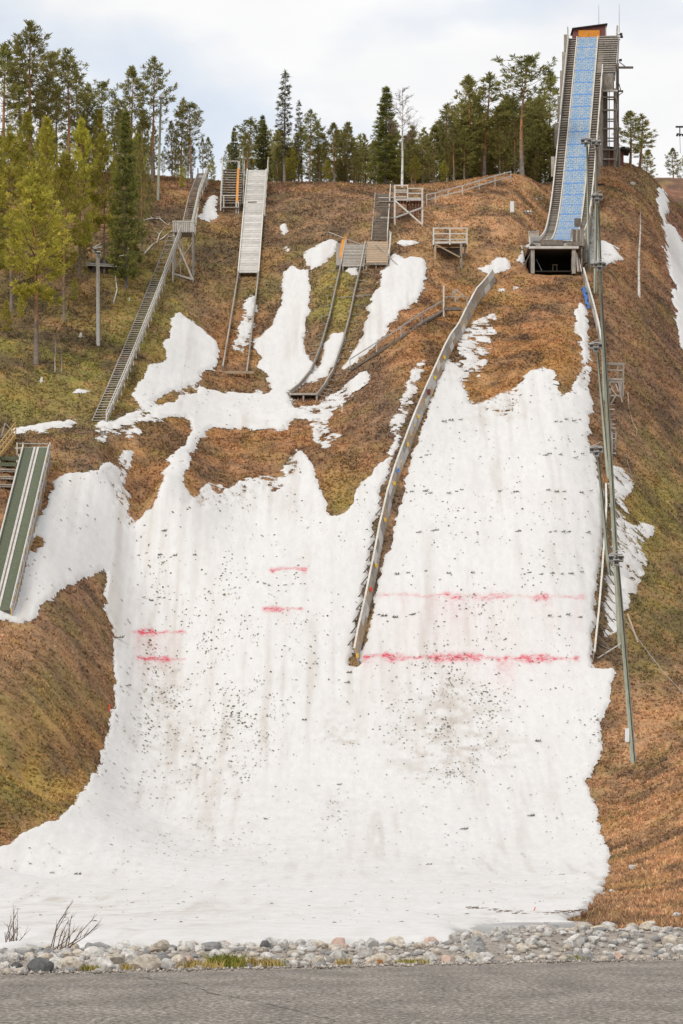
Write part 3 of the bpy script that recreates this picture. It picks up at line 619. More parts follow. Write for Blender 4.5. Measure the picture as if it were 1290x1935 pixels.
for xs, py in (([262, 276, 300, 321, 330, 366], 1056), ([270, 284, 297, 310, 322, 335], 1138), ([498, 508, 538, 552, 567, 575], 1110)):
    for px in xs: sprig(px + RND.uniform(-2, 2), py + RND.uniform(-4, 4), RND.uniform(.5, .9), 'spruce sprig in a short marker row on the left landing slope', 'spruce sprigs on the left landing slope')
for px, py, s, lb in [(224, 1213, 1.6, 'large spruce sprig on the snow beside the left brown bank'), (309, 1010, 1.0, 'spruce sprig high on the left snow slope'), (240, 1303, 1.1, 'lone spruce sprig near the left snow edge'), (574, 1368, .9, 'lone spruce sprig between the two landing slopes'), (1016, 1408, 1.3, 'dark spruce sprig low on the right side of the large slope'), (875, 1575, 1.3, 'spruce sprig at the foot of the large slope, left one'), (1002, 1550, 1.4, 'flat spruce sprig at the foot of the large slope, right one'), (810, 1642, .9, 'small green sprig low on the outrun snow'), (98, 1658, .7, 'small sprig low at the left of the outrun'), (146, 1661, 1.0, 'flat twig low at the left of the outrun'), (655, 1297, 1.0, 'dark sprig just below the end of the long board wall'), (659, 1278, 1.0, 'flat sprig at the very end of the long board wall'), (640, 1490, .9, 'sprig in the middle of the outrun below the smudge'), (502, 1555, .8, 'sprig on the lower left outrun snow')]:
    sprig(px, py, s, lb, 'loose sprigs on the snow')

# ------------------------------------------------------------------ asphalt, verge, stones
def asphalt():
    m, t, b = mat_new('old_asphalt')
    tc_ = t.nodes.new('ShaderNodeTexCoord')
    n = t.nodes.new('ShaderNodeTexNoise'); n.inputs['Scale'].default_value = 7; n.inputs['Detail'].default_value = 9; n.inputs['Roughness'].default_value = .8
    mp_ = t.nodes.new('ShaderNodeMapping'); mp_.inputs['Scale'].default_value = (1.6, .45, 1); t.links.new(tc_.outputs['Object'], mp_.inputs['Vector']); t.links.new(mp_.outputs['Vector'], n.inputs['Vector'])
    r = ramp(t, [(.38, (.070, .060, .050)), (.5, (.205, .180, .155)), (.62, (.46, .415, .365))]); t.links.new(n.outputs['Fac'], r.inputs['Fac'])
    n2_ = t.nodes.new('ShaderNodeTexNoise'); n2_.inputs['Scale'].default_value = .5; n2_.inputs['Detail'].default_value = 5; t.links.new(mp_.outputs['Vector'], n2_.inputs['Vector'])
    mr = t.nodes.new('ShaderNodeMapRange'); mr.inputs['From Min'].default_value = .3; mr.inputs['From Max'].default_value = .7; mr.inputs['To Min'].default_value = .72; mr.inputs['To Max'].default_value = 1.22; t.links.new(n2_.outputs['Fac'], mr.inputs['Value'])
    hs = t.nodes.new('ShaderNodeHueSaturation'); t.links.new(mr.outputs['Result'], hs.inputs['Value']); t.links.new(r.outputs['Color'], hs.inputs['Color']); t.links.new(hs.outputs['Color'], b.inputs['Base Color'])
    b.inputs['Roughness'].default_value = .9; b.inputs['Specular IOR Level'].default_value = .15
    bp2 = t.nodes.new('ShaderNodeBump'); bp2.inputs['Strength'].default_value = .6; bp2.inputs['Distance'].default_value = .02; t.links.new(n.outputs['Fac'], bp2.inputs['Height']); t.links.new(bp2.outputs['Normal'], b.inputs['Normal'])
    xs = np.concatenate([[-200, -60], np.arange(-30, 30.01, .25), [60, 200]])
    far = road_edge(np.clip(xs, -30, 30)) + .25 * fbm(xs * 1.1, xs * 0, 7, 4)
    Vv = []; F = []
    rows = [-20, 20, 40] + list(np.linspace(0, 1, 12)[1:])
    for j, rr_ in enumerate(rows):
        for x, f in zip(xs, far):
            y = rr_ if j < 3 else lerp(40, f, rr_)
            Vv.append((x, y, .008 * fbm(np.array([x * .4]), np.array([y * .4]), 2, 2)[0] if j < len(rows) - 1 else -.035))
    nx = len(xs)
    Vv = np.array(Vv); F = grid_faces(len(rows), nx)
    o = bpy.data.objects.new('asphalt_road', np_mesh('asphalt_road', Vv, F, None, True, m)); link(o); tag(o, kind='structure')
    return o
road = asphalt()
M_crack = noise_mat('open_crack', [(.3, (.018, .016, .015)), (.7, (.035, .03, .028))], scale=20, bump=0)
def crack(pts, w, name):
    m = MB(); P = []
    for (ax, ay), (bx, by) in zip(pts[:-1], pts[1:]):
        for k in range(8):
            t = k / 8; px, py = lerp(ax, bx, t) + RND.uniform(-4, 4), lerp(ay, by, t) + RND.uniform(-1.5, 1.5)
            Y = CAMZ * FPX / (py - PYH); P.append(((px - PXC) / FPX * Y, Y))
    for i in range(len(P) - 1):
        a, b_ = P[i], P[i + 1]; w0 = w * (.4 + .9 * RND.random()); 
        m.poly([(a[0], a[1] - w0, .013), (b_[0], b_[1] - w0, .013), (b_[0], b_[1] + w0, .013), (a[0], a[1] + w0, .013)], [(0, 1, 2, 3)])
    o = m.build(name, M_crack, road); return o
crack([(265, 1848), (330, 1855), (368, 1862), (390, 1875), (470, 1890), (560, 1910), (650, 1935)], .07, 'crack')
crack([(390, 1875), (300, 1890), (160, 1898), (40, 1903)], .035, 'crack')
crack([(500, 1872), (560, 1862), (620, 1856), (645, 1850)], .03, 'crack')
crack([(720, 1925), (860, 1905), (980, 1900)], .025, 'crack')

M_stone = {}
for nm, stops in {'pale': [(.30, (.22, .21, .195)), (.48, (.46, .44, .41)), (.70, (.64, .62, .59))], 'warm': [(.30, (.22, .185, .145)), (.48, (.44, .385, .315)), (.70, (.60, .55, .48))], 'pink': [(.25, (.36, .25, .20)), (.5, (.47, .34, .28)), (.75, (.56, .44, .37))], 'grey': [(.25, (.15, .15, .145)), (.5, (.24, .235, .23)), (.75, (.34, .335, .325))], 'dark': [(.25, (.055, .055, .055)), (.5, (.10, .10, .10)), (.75, (.16, .155, .15))], 'rust': [(.3, (.36, .17, .06)), (.7, (.50, .27, .12))]}.items():
    M_stone[nm] = noise_mat('stone_' + nm, stops, scale=4.5, detail=10, bump=.8, bscale=7, rnd=.14, bdist=.04)
import bmesh
def rock_mesh(seed, mat):
    bm = bmesh.new(); bmesh.ops.create_icosphere(bm, subdivisions=3, radius=.5)
    r = random.Random(seed); off = Vector((r.uniform(0, 50), r.uniform(0, 50), r.uniform(0, 50)))
    sc = Vector((1.25, r.uniform(.75, 1.1), r.uniform(.62, .95)))
    planes = [(Vector((r.gauss(0, 1), r.gauss(0, 1), r.gauss(0, .8))).normalized(), r.uniform(.26, .42)) for _ in range(15)]
    for v in bm.verts:
        p = v.co.copy()
        p *= 1 + .22 * mnoise.noise(p * 1.7 + off) + .08 * mnoise.noise(p * 4.5 + off)
        for nrm, d in planes:                       # worn flat faces
            e = p.dot(nrm) - d
            if e > 0: p -= nrm * e * .97
        p *= 1 + .025 * mnoise.noise(p * 11 + off)
        v.co = Vector((p.x * sc.x, p.y * sc.y, p.z * sc.z))
    me = bpy.data.meshes.new('rock'); bm.to_mesh(me); bm.free()
    me.materials.append(mat); return me
RM = {k: [rock_mesh(100 * i + j, M_stone[k]) for j in range(4)] for i, k in enumerate(M_stone)}
placed = []
def rock(x, y, s, kind, label, sink=.30, rot=None, seed=None, group='stones along the road verge'):
    me = RM[kind][RND.randrange(4) if seed is None else seed]
    ob = bpy.data.objects.new('verge_stone', me); link(ob)
    ob.scale = (s, s * RND.uniform(.8, 1.1), s * RND.uniform(.85, 1.15))
    ob.location = (x, y, gz(x, y) + s * (.30 - sink * .55)); ob.rotation_euler = rot or (RND.uniform(-.3, .3), RND.uniform(-.3, .3), RND.uniform(0, 6.28))
    tag(ob, label, 'stone', group); placed.append((x, y, s)); return ob
def at_y(px, py, z):                              # place at height z on the verge
    Y = (CAMZ - z) * FPX / (py - PYH); return (px - PXC) / FPX * Y, Y
for px, py, s, k, lb in [(398, 1806, .58, 'grey', 'large dark grey angular boulder beside the green grass tuft'), (38, 1826, .52, 'dark', 'dark grey boulder by the bare shrub at left'), (8, 1838, .26, 'rust', 'small rust orange stone at the left edge'), (178, 1812, .5, 'pale', 'pale speckled boulder just right of the bare shrub'), (140, 1830, .55, 'pale', 'white rounded boulder right of the shrub stems'), (240, 1826, .62, 'warm', 'broad pale brown boulder, largest left of the grass'), (265, 1832, .5, 'pale', 'white flat-topped stone next to the broad brown boulder'), (520, 1800, .55, 'pale', 'wide white boulder right of the dark angular one'), (540, 1795, .45, 'pale', 'white lichen-spotted stone above the grass tufts'), (600, 1810, .42, 'warm', 'rounded beige stone right of the grass tufts'), (640, 1800, .45, 'pink', 'brownish stone in the middle of the verge'),
                        (815, 1795, .45, 'pink', 'large pink granite stone in the right half of the row'), (798, 1790, .34, 'grey', 'dark grey rounded stone left of the pink granite one'), (978, 1780, .46, 'dark', 'nearly black boulder in the middle of the right stone row'), (950, 1787, .45, 'warm', 'rounded grey brown stone beside the nearly black boulder'), (1025, 1775, .5, 'pink', 'pale pink stone right of the nearly black boulder'), (1045, 1768, .55, 'pale', 'tall white stone leaning on the pale pink one'), (1118, 1780, .42, 'pink', 'reddish round stone in front of the puddle end'), (1155, 1772, .58, 'pale', 'tall white boulder at the end of the puddle'), (1275, 1780, .6, 'pale', 'broad white stone at the right edge'), (1245, 1785, .42, 'pale', 'white stone second from the right edge'), (1180, 1800, .38, 'pink', 'low tan stone beside the road at right'), (700, 1800, .5, 'pale', 'pale stone at the centre of the verge'), (720, 1812, .5, 'warm', 'sandy orange brown stone close to the road'), (880, 1822, .5, 'pink', 'wide flat pinkish stone at the asphalt edge'), (730, 1825, .42, 'rust', 'small orange tinted stone at the asphalt edge')]:
    x, Y = at_y(px, py, .22); Y = max(Y, float(road_edge(x)) + .35 * s + .25); rock(x, Y, s * 1.05, k, lb)
tries = 0; cnt = 0
while cnt < 275 and tries < 30000:
    tries += 1
    x = RND.uniform(-9.5, 11.5); d = RND.uniform(.15, 10.5)
    y = float(road_edge(x)) + d; s = RND.choice([.22, .26, .3, .32, .36, .4, .46, .54])
    if -2.9 < x < -1.9 and d < 4 and RND.random() < .9: continue
    if abs(x) > y * .1 + .8: continue
    if any((x - a) ** 2 + ((y - b) * .8) ** 2 < (.23 * (s + q)) ** 2 for a, b, q in placed): continue
    k = RND.choices(['pale', 'warm', 'pink', 'grey', 'dark'], [60, 24, 5, 10, 1])[0]
    w = {'pale': 'whitish grey', 'warm': 'beige', 'pink': 'pinkish', 'grey': 'mid grey', 'dark': 'dark grey'}[k]
    side = 'left of the grass' if x < -2.2 else ('right of the grass' if x < 4.5 else 'beyond the black boulder')
    rock(x, y, s, k, 'small %s verge stone %s' % (w, side) if s < .37 else 'blocky %s verge stone %s' % (w, side)); cnt += 1
# smaller stones wedged between them, too many to pick apart
def wedge():
    src = []
    for k, wgt in (('pale', 5), ('warm', 3), ('grey', 2)):
        bm = bmesh.new(); bmesh.ops.create_icosphere(bm, subdivisions=2, radius=.5); base = np.array([v.co[:] for v in bm.verts]); F0 = np.array([[v.index for v in f.verts] for f in bm.faces]); bm.free()
        n = 300 * wgt // 3; x = rng.uniform(-9.6, 11.4, n); y = road_edge(x) + rng.uniform(.1, 10.5, n); s_ = .10 + .16 * rng.random(n)
        sc = s_[:, None, None] * np.stack([1 + .4 * rng.random(n), .8 + .4 * rng.random(n), .55 + .3 * rng.random(n)], 1)[:, None, :]
        dv = base[None] * sc * (1 + .28 * (rng.random((n, len(base), 1)) - .5)); a = rng.random(n) * 6.28; ca, sa = np.cos(a)[:, None], np.sin(a)[:, None]
        Vv = np.stack([dv[..., 0] * ca - dv[..., 1] * sa + x[:, None], dv[..., 0] * sa + dv[..., 1] * ca + y[:, None], dv[..., 2] + (ground(x, y) + s_ * .15)[:, None]], -1).reshape(-1, 3)
        F = (F0[None] + len(base) * np.arange(n)[:, None, None]).reshape(-1, 3)
        o = bpy.data.objects.new('small_stones', np_mesh('small_stones', Vv, F, None, True, M_stone[k])); link(o); tag(o, 'small %s stones wedged between the larger verge stones' % {'pale': 'whitish', 'warm': 'beige', 'grey': 'grey'}[k], 'stones', kind='stuff')
wedge()
# gravel between the stones
def gravel():
    n = 5200; x = rng.uniform(-10, 12, n); d = np.where(rng.random(n) < .25, -1.6 * rng.random(n) ** 2.5, rng.uniform(0, 9.5, n)); y = road_edge(x) + d; z = np.maximum(ground(x, y), 0.0)
    s = .02 + .05 * rng.random(n) ** 2; base = np.array([(1, 0, 0), (-.5, .87, 0), (-.5, -.87, 0), (0, 0, .9), (.1, .1, -.6)])
    F0 = np.array([(0, 1, 3), (1, 2, 3), (2, 0, 3), (1, 0, 4), (2, 1, 4), (0, 2, 4)])
    Vv = base[None] * s[:, None, None] * (1 + .5 * (rng.random((n, 5, 1)) - .5)); a = rng.random(n) * 6.28; ca, sa = np.cos(a)[:, None], np.sin(a)[:, None]
    Vx = Vv[..., 0] * ca - Vv[..., 1] * sa; Vy = Vv[..., 0] * sa + Vv[..., 1] * ca
    Vv = np.stack([Vx + x[:, None], Vy + y[:, None], Vv[..., 2] + z[:, None] + .01], -1).reshape(-1, 3)
    F = (F0[None] + 5 * np.arange(n)[:, None, None]).reshape(-1, 3)
    c = np.array([.34, .305, .27]) * (.5 + 1.1 * rng.random((n, 1)))
    o = bpy.data.objects.new('gravel', np_mesh('gravel', Vv, F, {'gcol': np.repeat(c, 5, 0)}, False, attr_mat('gravel', 'gcol'))); link(o); tag(o, 'loose gravel between the stones of the verge', 'gravel', kind='stuff')
gravel()
# grass tufts
def tuft(name, px, py, h, n, spread, cols, label):
    x0, y0 = at_y(px, py - 3, .30); y0 = max(y0, float(road_edge(x0)) + .5); z0 = gz(x0, y0) + .04; Vv = []; h *= 1.0; n = int(n * 1.1); spread *= 1.25; C = []
    for i in range(n):
        a = RND.uniform(0, 6.28); r_ = spread * RND.random() ** .8 * 1.15; bx, by = x0 + r_ * math.cos(a) * 1.5, y0 + r_ * math.sin(a)
        L_ = h * RND.uniform(.3, 1.1); b_ = RND.uniform(0, 6.28); le = RND.uniform(.15, 1.15) * L_; w = .010
        mid = Vector((bx + le * .35 * math.cos(b_), by + le * .35 * math.sin(b_), z0 + L_ * .6)); tip = Vector((bx + le * math.cos(b_), by + le * math.sin(b_), z0 + L_ * RND.uniform(.75, 1)))
        Vv += [(bx - w, by, z0 - .02), (bx + w, by, z0 - .02), (mid.x + w * .8, mid.y, mid.z), (mid.x - w * .8, mid.y, mid.z), (mid.x - w * .8, mid.y, mid.z), (mid.x + w * .8, mid.y, mid.z), tuple(tip), tuple(tip)]
        c = np.array(RND.choice(cols)) * RND.uniform(.7, 1.25); C += [c] * 8
    F = np.arange(len(Vv)).reshape(-1, 4)
    Vv = np.array(Vv) - np.array([x0, y0, z0]); F3 = []
    me = np_mesh(name, Vv, F, {'gcol': np.array(C)}, False, M_grassblade)
    ob = bpy.data.objects.new(name, me); link(ob); ob.location = (x0, y0, z0); tag(ob, label, 'grass', 'grass tufts in the stone verge'); return ob
M_grassblade = attr_mat('grass_blades', 'gcol', rough=.7)
GR = [(.13, .17, .02), (.19, .21, .03)]; DRY = [(.42, .31, .12), (.36, .25, .09), (.28, .22, .06)]; MIX = GR + DRY
tuft('grass_tuft', 412, 1815, .36, 260, .20, GR + [(.25, .24, .05)], 'bright green grass tuft beside the dark angular boulder')
tuft('grass_tuft', 390, 1828, .25, 170, .22, MIX, 'yellow green grass clump below the dark angular boulder')
tuft('grass_tuft', 340, 1822, .22, 200, .30, DRY, 'dry straw coloured grass clump left of the green tuft')
tuft('grass_tuft', 470, 1812, .26, 200, .28, DRY, 'dry straw coloured grass clump right of the green tuft')
tuft('grass_tuft', 485, 1824, .20, 130, .20, MIX, 'low yellow green clump nearest the road right of the green tuft')
tuft('grass_tuft', 80, 1834, .14, 80, .12, MIX, 'little green tuft among the stones at far left')
tuft('grass_tuft', 165, 1832, .14, 60, .10, DRY, 'little dry tuft among the stones right of the shrub')
tuft('grass_tuft', 795, 1816, .12, 90, .22, MIX, 'flat mossy tuft in front of the pink granite stone')
tuft('grass_tuft', 650, 1806, .2, 40, .1, DRY, 'thin dry tuft at the centre of the verge')
tuft('grass_tuft', 1095, 1798, .12, 70, .2, MIX, 'low mossy tuft in front of the reddish round stone')
# bare shrubs
M_twig = noise_mat('bare_twigs', [(.3, (.085, .045, .03)), (.7, (.16, .10, .065))], scale=8, bump=0)
def shrub(px, py, stems, label):
    x0, y0 = at_y(px, py, .2); z0 = gz(x0, y0); t = Thing('bare_shrub', label, 'shrub', (x0, y0, z0), 'bare shrubs at the road verge')
    for (dx, dz, bend) in stems:
        p0 = Vector((x0 + RND.uniform(-.25, .25), y0 + RND.uniform(-.2, .2), z0)); q = p0 + Vector((dx, RND.uniform(-.3, .3), dz)); mid = p0.lerp(q, .5) + Vector((bend, 0, 0))
        m = MB(); pts = [p0, p0.lerp(mid, .5), mid, mid.lerp(q, .55), q]; m.tube(pts, [.014, .012, .010, .007, .003], 5)
        for k in range(6):
            a = RND.uniform(.35, .95); i = min(int(a * 4), 3); b_ = pts[i].lerp(pts[i + 1], a * 4 - i); e = b_ + Vector((dx * .2 + RND.uniform(-.12, .12), RND.uniform(-.1, .1), RND.uniform(.08, .3)))
            m.tube([b_, b_.lerp(e, .5) + Vector((0, 0, -.01)), e], [.006, .004, .002], 4)
        t.part('stem', m, M_twig)
shrub(108, 1812, [(.55, 1.25, -.1), (.3, .8, -.05), (.15, .55, .0), (.95, .75, .1), (.8, .45, .05), (.4, 1.0, -.1), (.2, .9, .03), (.6, .55, .08), (.1, .4, 0), (.7, .9, -.05)], 'bare reddish shrub leaning right over the stones, larger of the two')
shrub(12, 1806, [(.02, 1.3, .02), (.2, .9, -.03), (.3, .75, .05), (.1, 1.0, .04), (.45, .7, .0), (-.1, .8, .0), (.35, 1.05, -.02), (.5, .55, .0), (.15, .6, .03)], 'bare upright shrub at the left edge of the verge')
x, Y = at_y(93, 1789, .35)
single('driftwood_plank', MB().box((x, Y, gz(x, Y) + .33), (.42, .14, .055), Matrix.Rotation(.12, 3, 'Y')), M_woodd, (x, Y, gz(x, Y)), 'grey weathered plank end lying on the snow behind the shrub', 'plank')
# melt water
m, t, b = mat_new('melt_water'); b.inputs['Base Color'].default_value = (.26, .25, .235, 1); b.inputs['Roughness'].default_value = .45; b.inputs['Specular IOR Level'].default_value = .06
nz = t.nodes.new('ShaderNodeTexNoise'); nz.inputs['Scale'].default_value = 1.5; nz.inputs['Detail'].default_value = 4
bpw = t.nodes.new('ShaderNodeBump'); bpw.inputs['Strength'].default_value = .05; t.links.new(nz.outputs['Fac'], bpw.inputs['Height']); t.links.new(bpw.outputs['Normal'], b.inputs['Normal'])
rw = ramp(t, [(.38, (.24, .235, .23)), (.68, (.44, .435, .43))]); t.links.new(nz.outputs['Fac'], rw.inputs['Fac']); t.links.new(rw.outputs['Color'], b.inputs['Base Color'])
# ------------------------------------------------------------------ melt water at the foot of the outrun
M_water = bpy.data.materials['melt_water']
def puddle2():
    P = []
    for px, py in POND:
        Y = (CAMZ - POND_Z) * FPX / (py - PYH); P.append(((px - PXC) / FPX * Y, Y))
    c = Vector((sum(p[0] for p in P) / len(P), sum(p[1] for p in P) / len(P), 0)); pts = [(c.x + (p[0] - c.x) * 1.12, min(max(c.y + (p[1] - c.y) * 1.15, 96.5 + .8 * (p[0] - 7)), 148), POND_Z) for p in P]
    ob = MB().poly(pts, [tuple(range(len(pts)))]).build('melt_water', M_water); tag(ob, kind='structure')
    lt = MB()
    for k in range(90):                                   # bark and twigs washed up along the water's edge
        px = RND.uniform(880, 1110); py = 1733 + 5 * math.sin(px * .02) + RND.gauss(0, 1.6); p = G(px, py); a = RND.uniform(-.5, .5); L_ = RND.uniform(.08, .35)
        lt.box((p.x, p.y, p.z + .30), (L_ * .8, .06, .028), Matrix.Rotation(a, 3, 'Z'))
    ob = lt.build('drift_litter', M_bark); tag(ob, 'line of dark bark and twigs along the melt water edge', 'litter', kind='stuff')
puddle2()

# ------------------------------------------------------------------ the large ski jump: tower, inrun, take-off
def zdeck(Y):
    if Y < 380: return CAMZ + 70.9 + .19 * (Y - 373)
    if Y < 411:
        s = Y - 380; return CAMZ + 72.23 + .19 * s + .53 / 31 * s * s / 2
    return CAMZ + 86.36 + .72 * (Y - 411)
AD = Vector((.1133, .9936, 0)); RD = Vector((.9936, -.1133, 0))
def IN(Y, u, h=0.0):
    """point at depth Y on the inrun, u to the right of its axis, h above its deck"""
    return Vector((AXI(Y), Y, zdeck(Y) + h)) + RD * u
def ribbon(Ys, u0, u1, h0, h1, mb=None):
    """solid strip along the inrun between u0..u1 and h0..h1"""
    mb = mb or MB(); b = len(mb.v); f = lambda q, Y: q(Y) if callable(q) else q
    for Y in Ys:
        for u, h in ((u0, h0), (u1, h0), (u1, h1), (u0, h1)): mb.v.append(tuple(IN(Y, f(u, Y), f(h, Y))))
    for i in range(len(Ys) - 1):
        for k in range(4): mb.f.append((b + 4 * i + k, b + 4 * i + (k + 1) % 4, b + 4 * i + 4 + (k + 1) % 4, b + 4 * i + 4 + k))
    mb.f.append((b, b + 3, b + 2, b + 1)); e = b + 4 * (len(Ys) - 1); mb.f.append((e, e + 1, e + 2, e + 3)); return mb
YS = list(np.arange(373, 445.01, 1.0))
def blue_mat():
    m, t, b = mat_new('blue_track_matting')
    tc_ = t.nodes.new('ShaderNodeTexCoord'); 
    n = t.nodes.new('ShaderNodeTexNoise'); n.inputs['Scale'].default_value = 2.3; n.inputs['Detail'].default_value = 8; n.inputs['Roughness'].default_value = .8; t.links.new(tc_.outputs['Object'], n.inputs['Vector'])
    br = t.nodes.new('ShaderNodeTexBrick'); br.inputs['Scale'].default_value = 1.0; br.inputs['Brick Width'].default_value = .5; br.inputs['Row Height'].default_value = .32; br.inputs['Mortar Size'].default_value = .02
    sx_ = t.nodes.new('ShaderNodeSeparateXYZ'); cb = t.nodes.new('ShaderNodeCombineXYZ'); t.links.new(tc_.outputs['Object'], sx_.inputs[0]); t.links.new(sx_.outputs[0], cb.inputs[0]); t.links.new(sx_.outputs[2], cb.inputs[1]); t.links.new(cb.outputs[0], br.inputs['Vector'])
    r = ramp(t, [(.36, (.44, .42, .37)), (.44, (.22, .31, .40)), (.53, (.07, .21, .40))]); t.links.new(n.outputs['Fac'], r.inputs['Fac'])
    mx_ = t.nodes.new('ShaderNodeMix'); mx_.data_type = 'RGBA'; t.links.new(br.outputs['Fac'], mx_.inputs[0]); t.links.new(r.outputs['Color'], mx_.inputs[6]); mx_.inputs[7].default_value = (.50, .47, .40, 1)
    t.links.new(mx_.outputs[2], b.inputs['Base Color']); b.inputs['Roughness'].default_value = .6
    bp2 = t.nodes.new('ShaderNodeBump'); bp2.inputs['Strength'].default_value = .6; bp2.inputs['Distance'].default_value = .05; t.links.new(n.outputs['Fac'], bp2.inputs['Height']); t.links.new(bp2.outputs['Normal'], b.inputs['Normal'])
    return m
M_trackbase = noise_mat('track_boards', [(.35, (.16, .26, .40)), (.5, (.42, .40, .36)), (.75, (.54, .51, .45))], scale=3.5, detail=8, bump=.3)
def big_jump():
    base = Vector((AXI(373), 373, gz(AXI(373), 372.5)))
    J = Thing('ski_jump_tower', 'tall wooden ski jump tower with blue inrun track and orange start house', 'ski jump', base)
    left = lambda Y: -1.38 - 1.0 - .75 * max(0, (392 - Y) / 19) ** 1.5
    right = lambda Y: 2.25 + .25 * max(0, (385 - Y) / 12)
    tr = J.part('inrun_track', ribbon(YS, -1.30, 1.30, -.12, .02), M_trackbase); bm_ = blue_mat()
    for a, b_ in ((-1.12, -.20), (.20, 1.12)): J.part('blue_matting', ribbon(YS, a, b_, .02, .045), bm_, tr)
    J.part('centre_matting', ribbon(YS, -.12, .12, .02, .04), bm_, tr)
    for k in range(22):                                   # strips of matting joined across the track
        Y = 377 + 3.1 * k; J.part('matting_seam', ribbon([Y, Y + .14], -1.28, 1.28, .05, .075), M_bplate, tr)
    for s in (-1, 1): J.part('track_edge_board', ribbon(YS, s * 1.30, s * 1.42, -.15, .20), M_woodw)
    J.part('deck_beam', ribbon(YS, lambda Y: left(Y), lambda Y: right(Y), -.62, -.20), M_woodd)
    # treads of the two walkways beside the track
    tl = box_mesh('walkway_tread', .96, .22, .07, M_wood); tr_ = box_mesh('walkway_tread', .74, .22, .07, M_wood)
    Y = 376.0
    while Y < 445:
        p = IN(Y, (left(Y) - 1.42) / 2, -.05); o_ = J.piece('walkway_tread', tl, p, (0, 0, -.1135)); o_.scale.x = (abs(left(Y)) - 1.42) / .96
        if Y < 436: p = IN(Y, 1.84, -.05); J.piece('walkway_tread', tr_, p, (0, 0, -.1135))
        Y += .62
    # outer kerbs and rails
    J.part('outer_kerb', ribbon(YS, lambda Y: left(Y) - .13, lambda Y: left(Y), -.75, .42), M_woodp)
    J.part('outer_kerb', ribbon([y for y in YS if y < 434], lambda Y: right(Y), lambda Y: right(Y) + .1, -.7, .15), M_wood)
    for h in (.55, 1.0): J.part('handrail', ribbon([y for y in YS if y >= 424], lambda Y: left(Y) - .1, lambda Y: left(Y) - .02, h, h + .12), M_woodw)
    for Y in np.arange(424, 446, 2.4): J.part('rail_post', MB().beam(IN(Y, left(Y) - .2, -.6), IN(Y, left(Y) - .2, 1.15), .12), M_wood)
    for h in (.5, 1.1): J.part('handrail', ribbon([y for y in YS if 379 < y < 436], lambda Y: right(Y) + .02, lambda Y: right(Y) + .13, h, h + .15), M_woodw)
    for Y in np.arange(380, 436, 3.5): J.part('rail_post', MB().beam(IN(Y, right(Y) + .18, -1.0), IN(Y, right(Y) + .18, 1.3), .12), M_wood)
    # small railing at the lower left, with balusters
    mb = MB(); lo = [373.3, 375, 377, 379, 381, 383]
    for Y in lo:
        mb.beam(IN(Y, left(Y) - .2, -.1), IN(Y, left(Y) - .2, 1.05), .07)
    for a, b_ in zip(lo[:-1], lo[1:]):
        for h in (.45, 1.05): mb.beam(IN(a, left(a) - .2, h), IN(b_, left(b_) - .2, h), .08)
        mm = (a + b_) / 2; mb.beam(IN(mm, left(mm) - .2, 0), IN(mm, left(mm) - .2, 1.05), .05)
    J.part('take_off_railing', mb, M_woodw)
    # side sheathing boards hanging at the left of the deck
    for Y, hh in ((444.2, 2.2), (439.5, 3.4), (434.5, 3.6), (428, 3.2), (421, 3.0), (413, 2.4)):
        p = IN(Y, left(Y) - .42, -.2); J.part('side_panel', MB().box((p.x, p.y, p.z - hh / 2 + 1.0), (.42, .3, hh)), M_wood)
    # trestles
    for Y in (388, 396, 404, 412, 420, 428, 436, 443):
        mb = MB()
        for u in (left(Y) + .1, 2.1):
            p = IN(Y, u, -.6); mb.beam((p.x, p.y, gz(p.x, p.y) - .5), p, .28)
        a, b_ = IN(Y, left(Y) + .1, -.75), IN(Y, 2.1, -.75); mb.beam(a, b_, .2, .3)
        mb.beam((a.x, a.y, max(gz(a.x, a.y), a.z - 6)), b_, .14); J.part('trestle', mb, M_wood)
    # take-off table and the store below it
    f0 = gz(AXI(373), 371.8); Yf = 373.0
    def T(px, py, Y=Yf): return V(px, py, Y)
    zt = IN(373, 0, 0).z; c = Vector((AXI(373), 373, 0))
    J.part('take_off_front', MB().box((T(1042, 459).x, 372.9, T(1042, 459).z), (2.4, .3, .55)), M_woodd)
    J.part('table_apron', MB().box((T(1048, 463).x, 373.6, T(1048, 463.5).z), (4.7, 1.4, .42)), M_wood)
    rb = T(1045, 470.5); J.part('store_roof_beam', MB().box((rb.x, 372.35, rb.z), (5.35, .5, .26)), M_woodp)
    J.part('store_roof', MB().box((rb.x, 376.0, rb.z + .05), (5.6, 6.8, .16)), M_woodd)
    zf = T(1045, 514).z
    for px in (1005.5, 1083): 
        p = T(px, 490); J.part('store_post', MB().box((p.x, 372.45, (zf + rb.z) / 2 - .15), (.40, .3, rb.z - zf + .3)), M_wood)
    J.part('store_wall', MB().box((T(1004, 490).x, 376, (zf + rb.z) / 2), (.18, 7.0, rb.z - zf + .4)), M_cave)
    J.part('store_wall', MB().box((T(1086, 490).x, 376, (zf + rb.z) / 2), (.18, 7.0, rb.z - zf + .4)), M_cave)
    J.part('store_wall', MB().box((T(1045, 490).x, 379.4, (zf + rb.z) / 2 + .3), (5.0, .2, rb.z - zf + 1.2)), M_cave)
    J.part('store_floor', MB().box((T(1045, 490).x, 375.9, zf - .02), (4.6, 6.9, .12)), M_cave)
    for k in range(4):
        a = T(1088 + k * 1.8, 478 + k * 3); J.part('leaning_board', MB().beam((a.x, 372.6 + .2 * k, a.z), (a.x + .12 + .03 * k, 372.2, zf - .1), .10, .03), [M_woodp, M_wood, M_redw, M_woodp][k])
    a, b_ = T(1003, 476), T(981, 494); J.part('leaning_board', MB().beam((a.x, 372.5, a.z), (b_.x, 372.4, gz(b_.x, 372.4)), .14, .08), M_woodd)
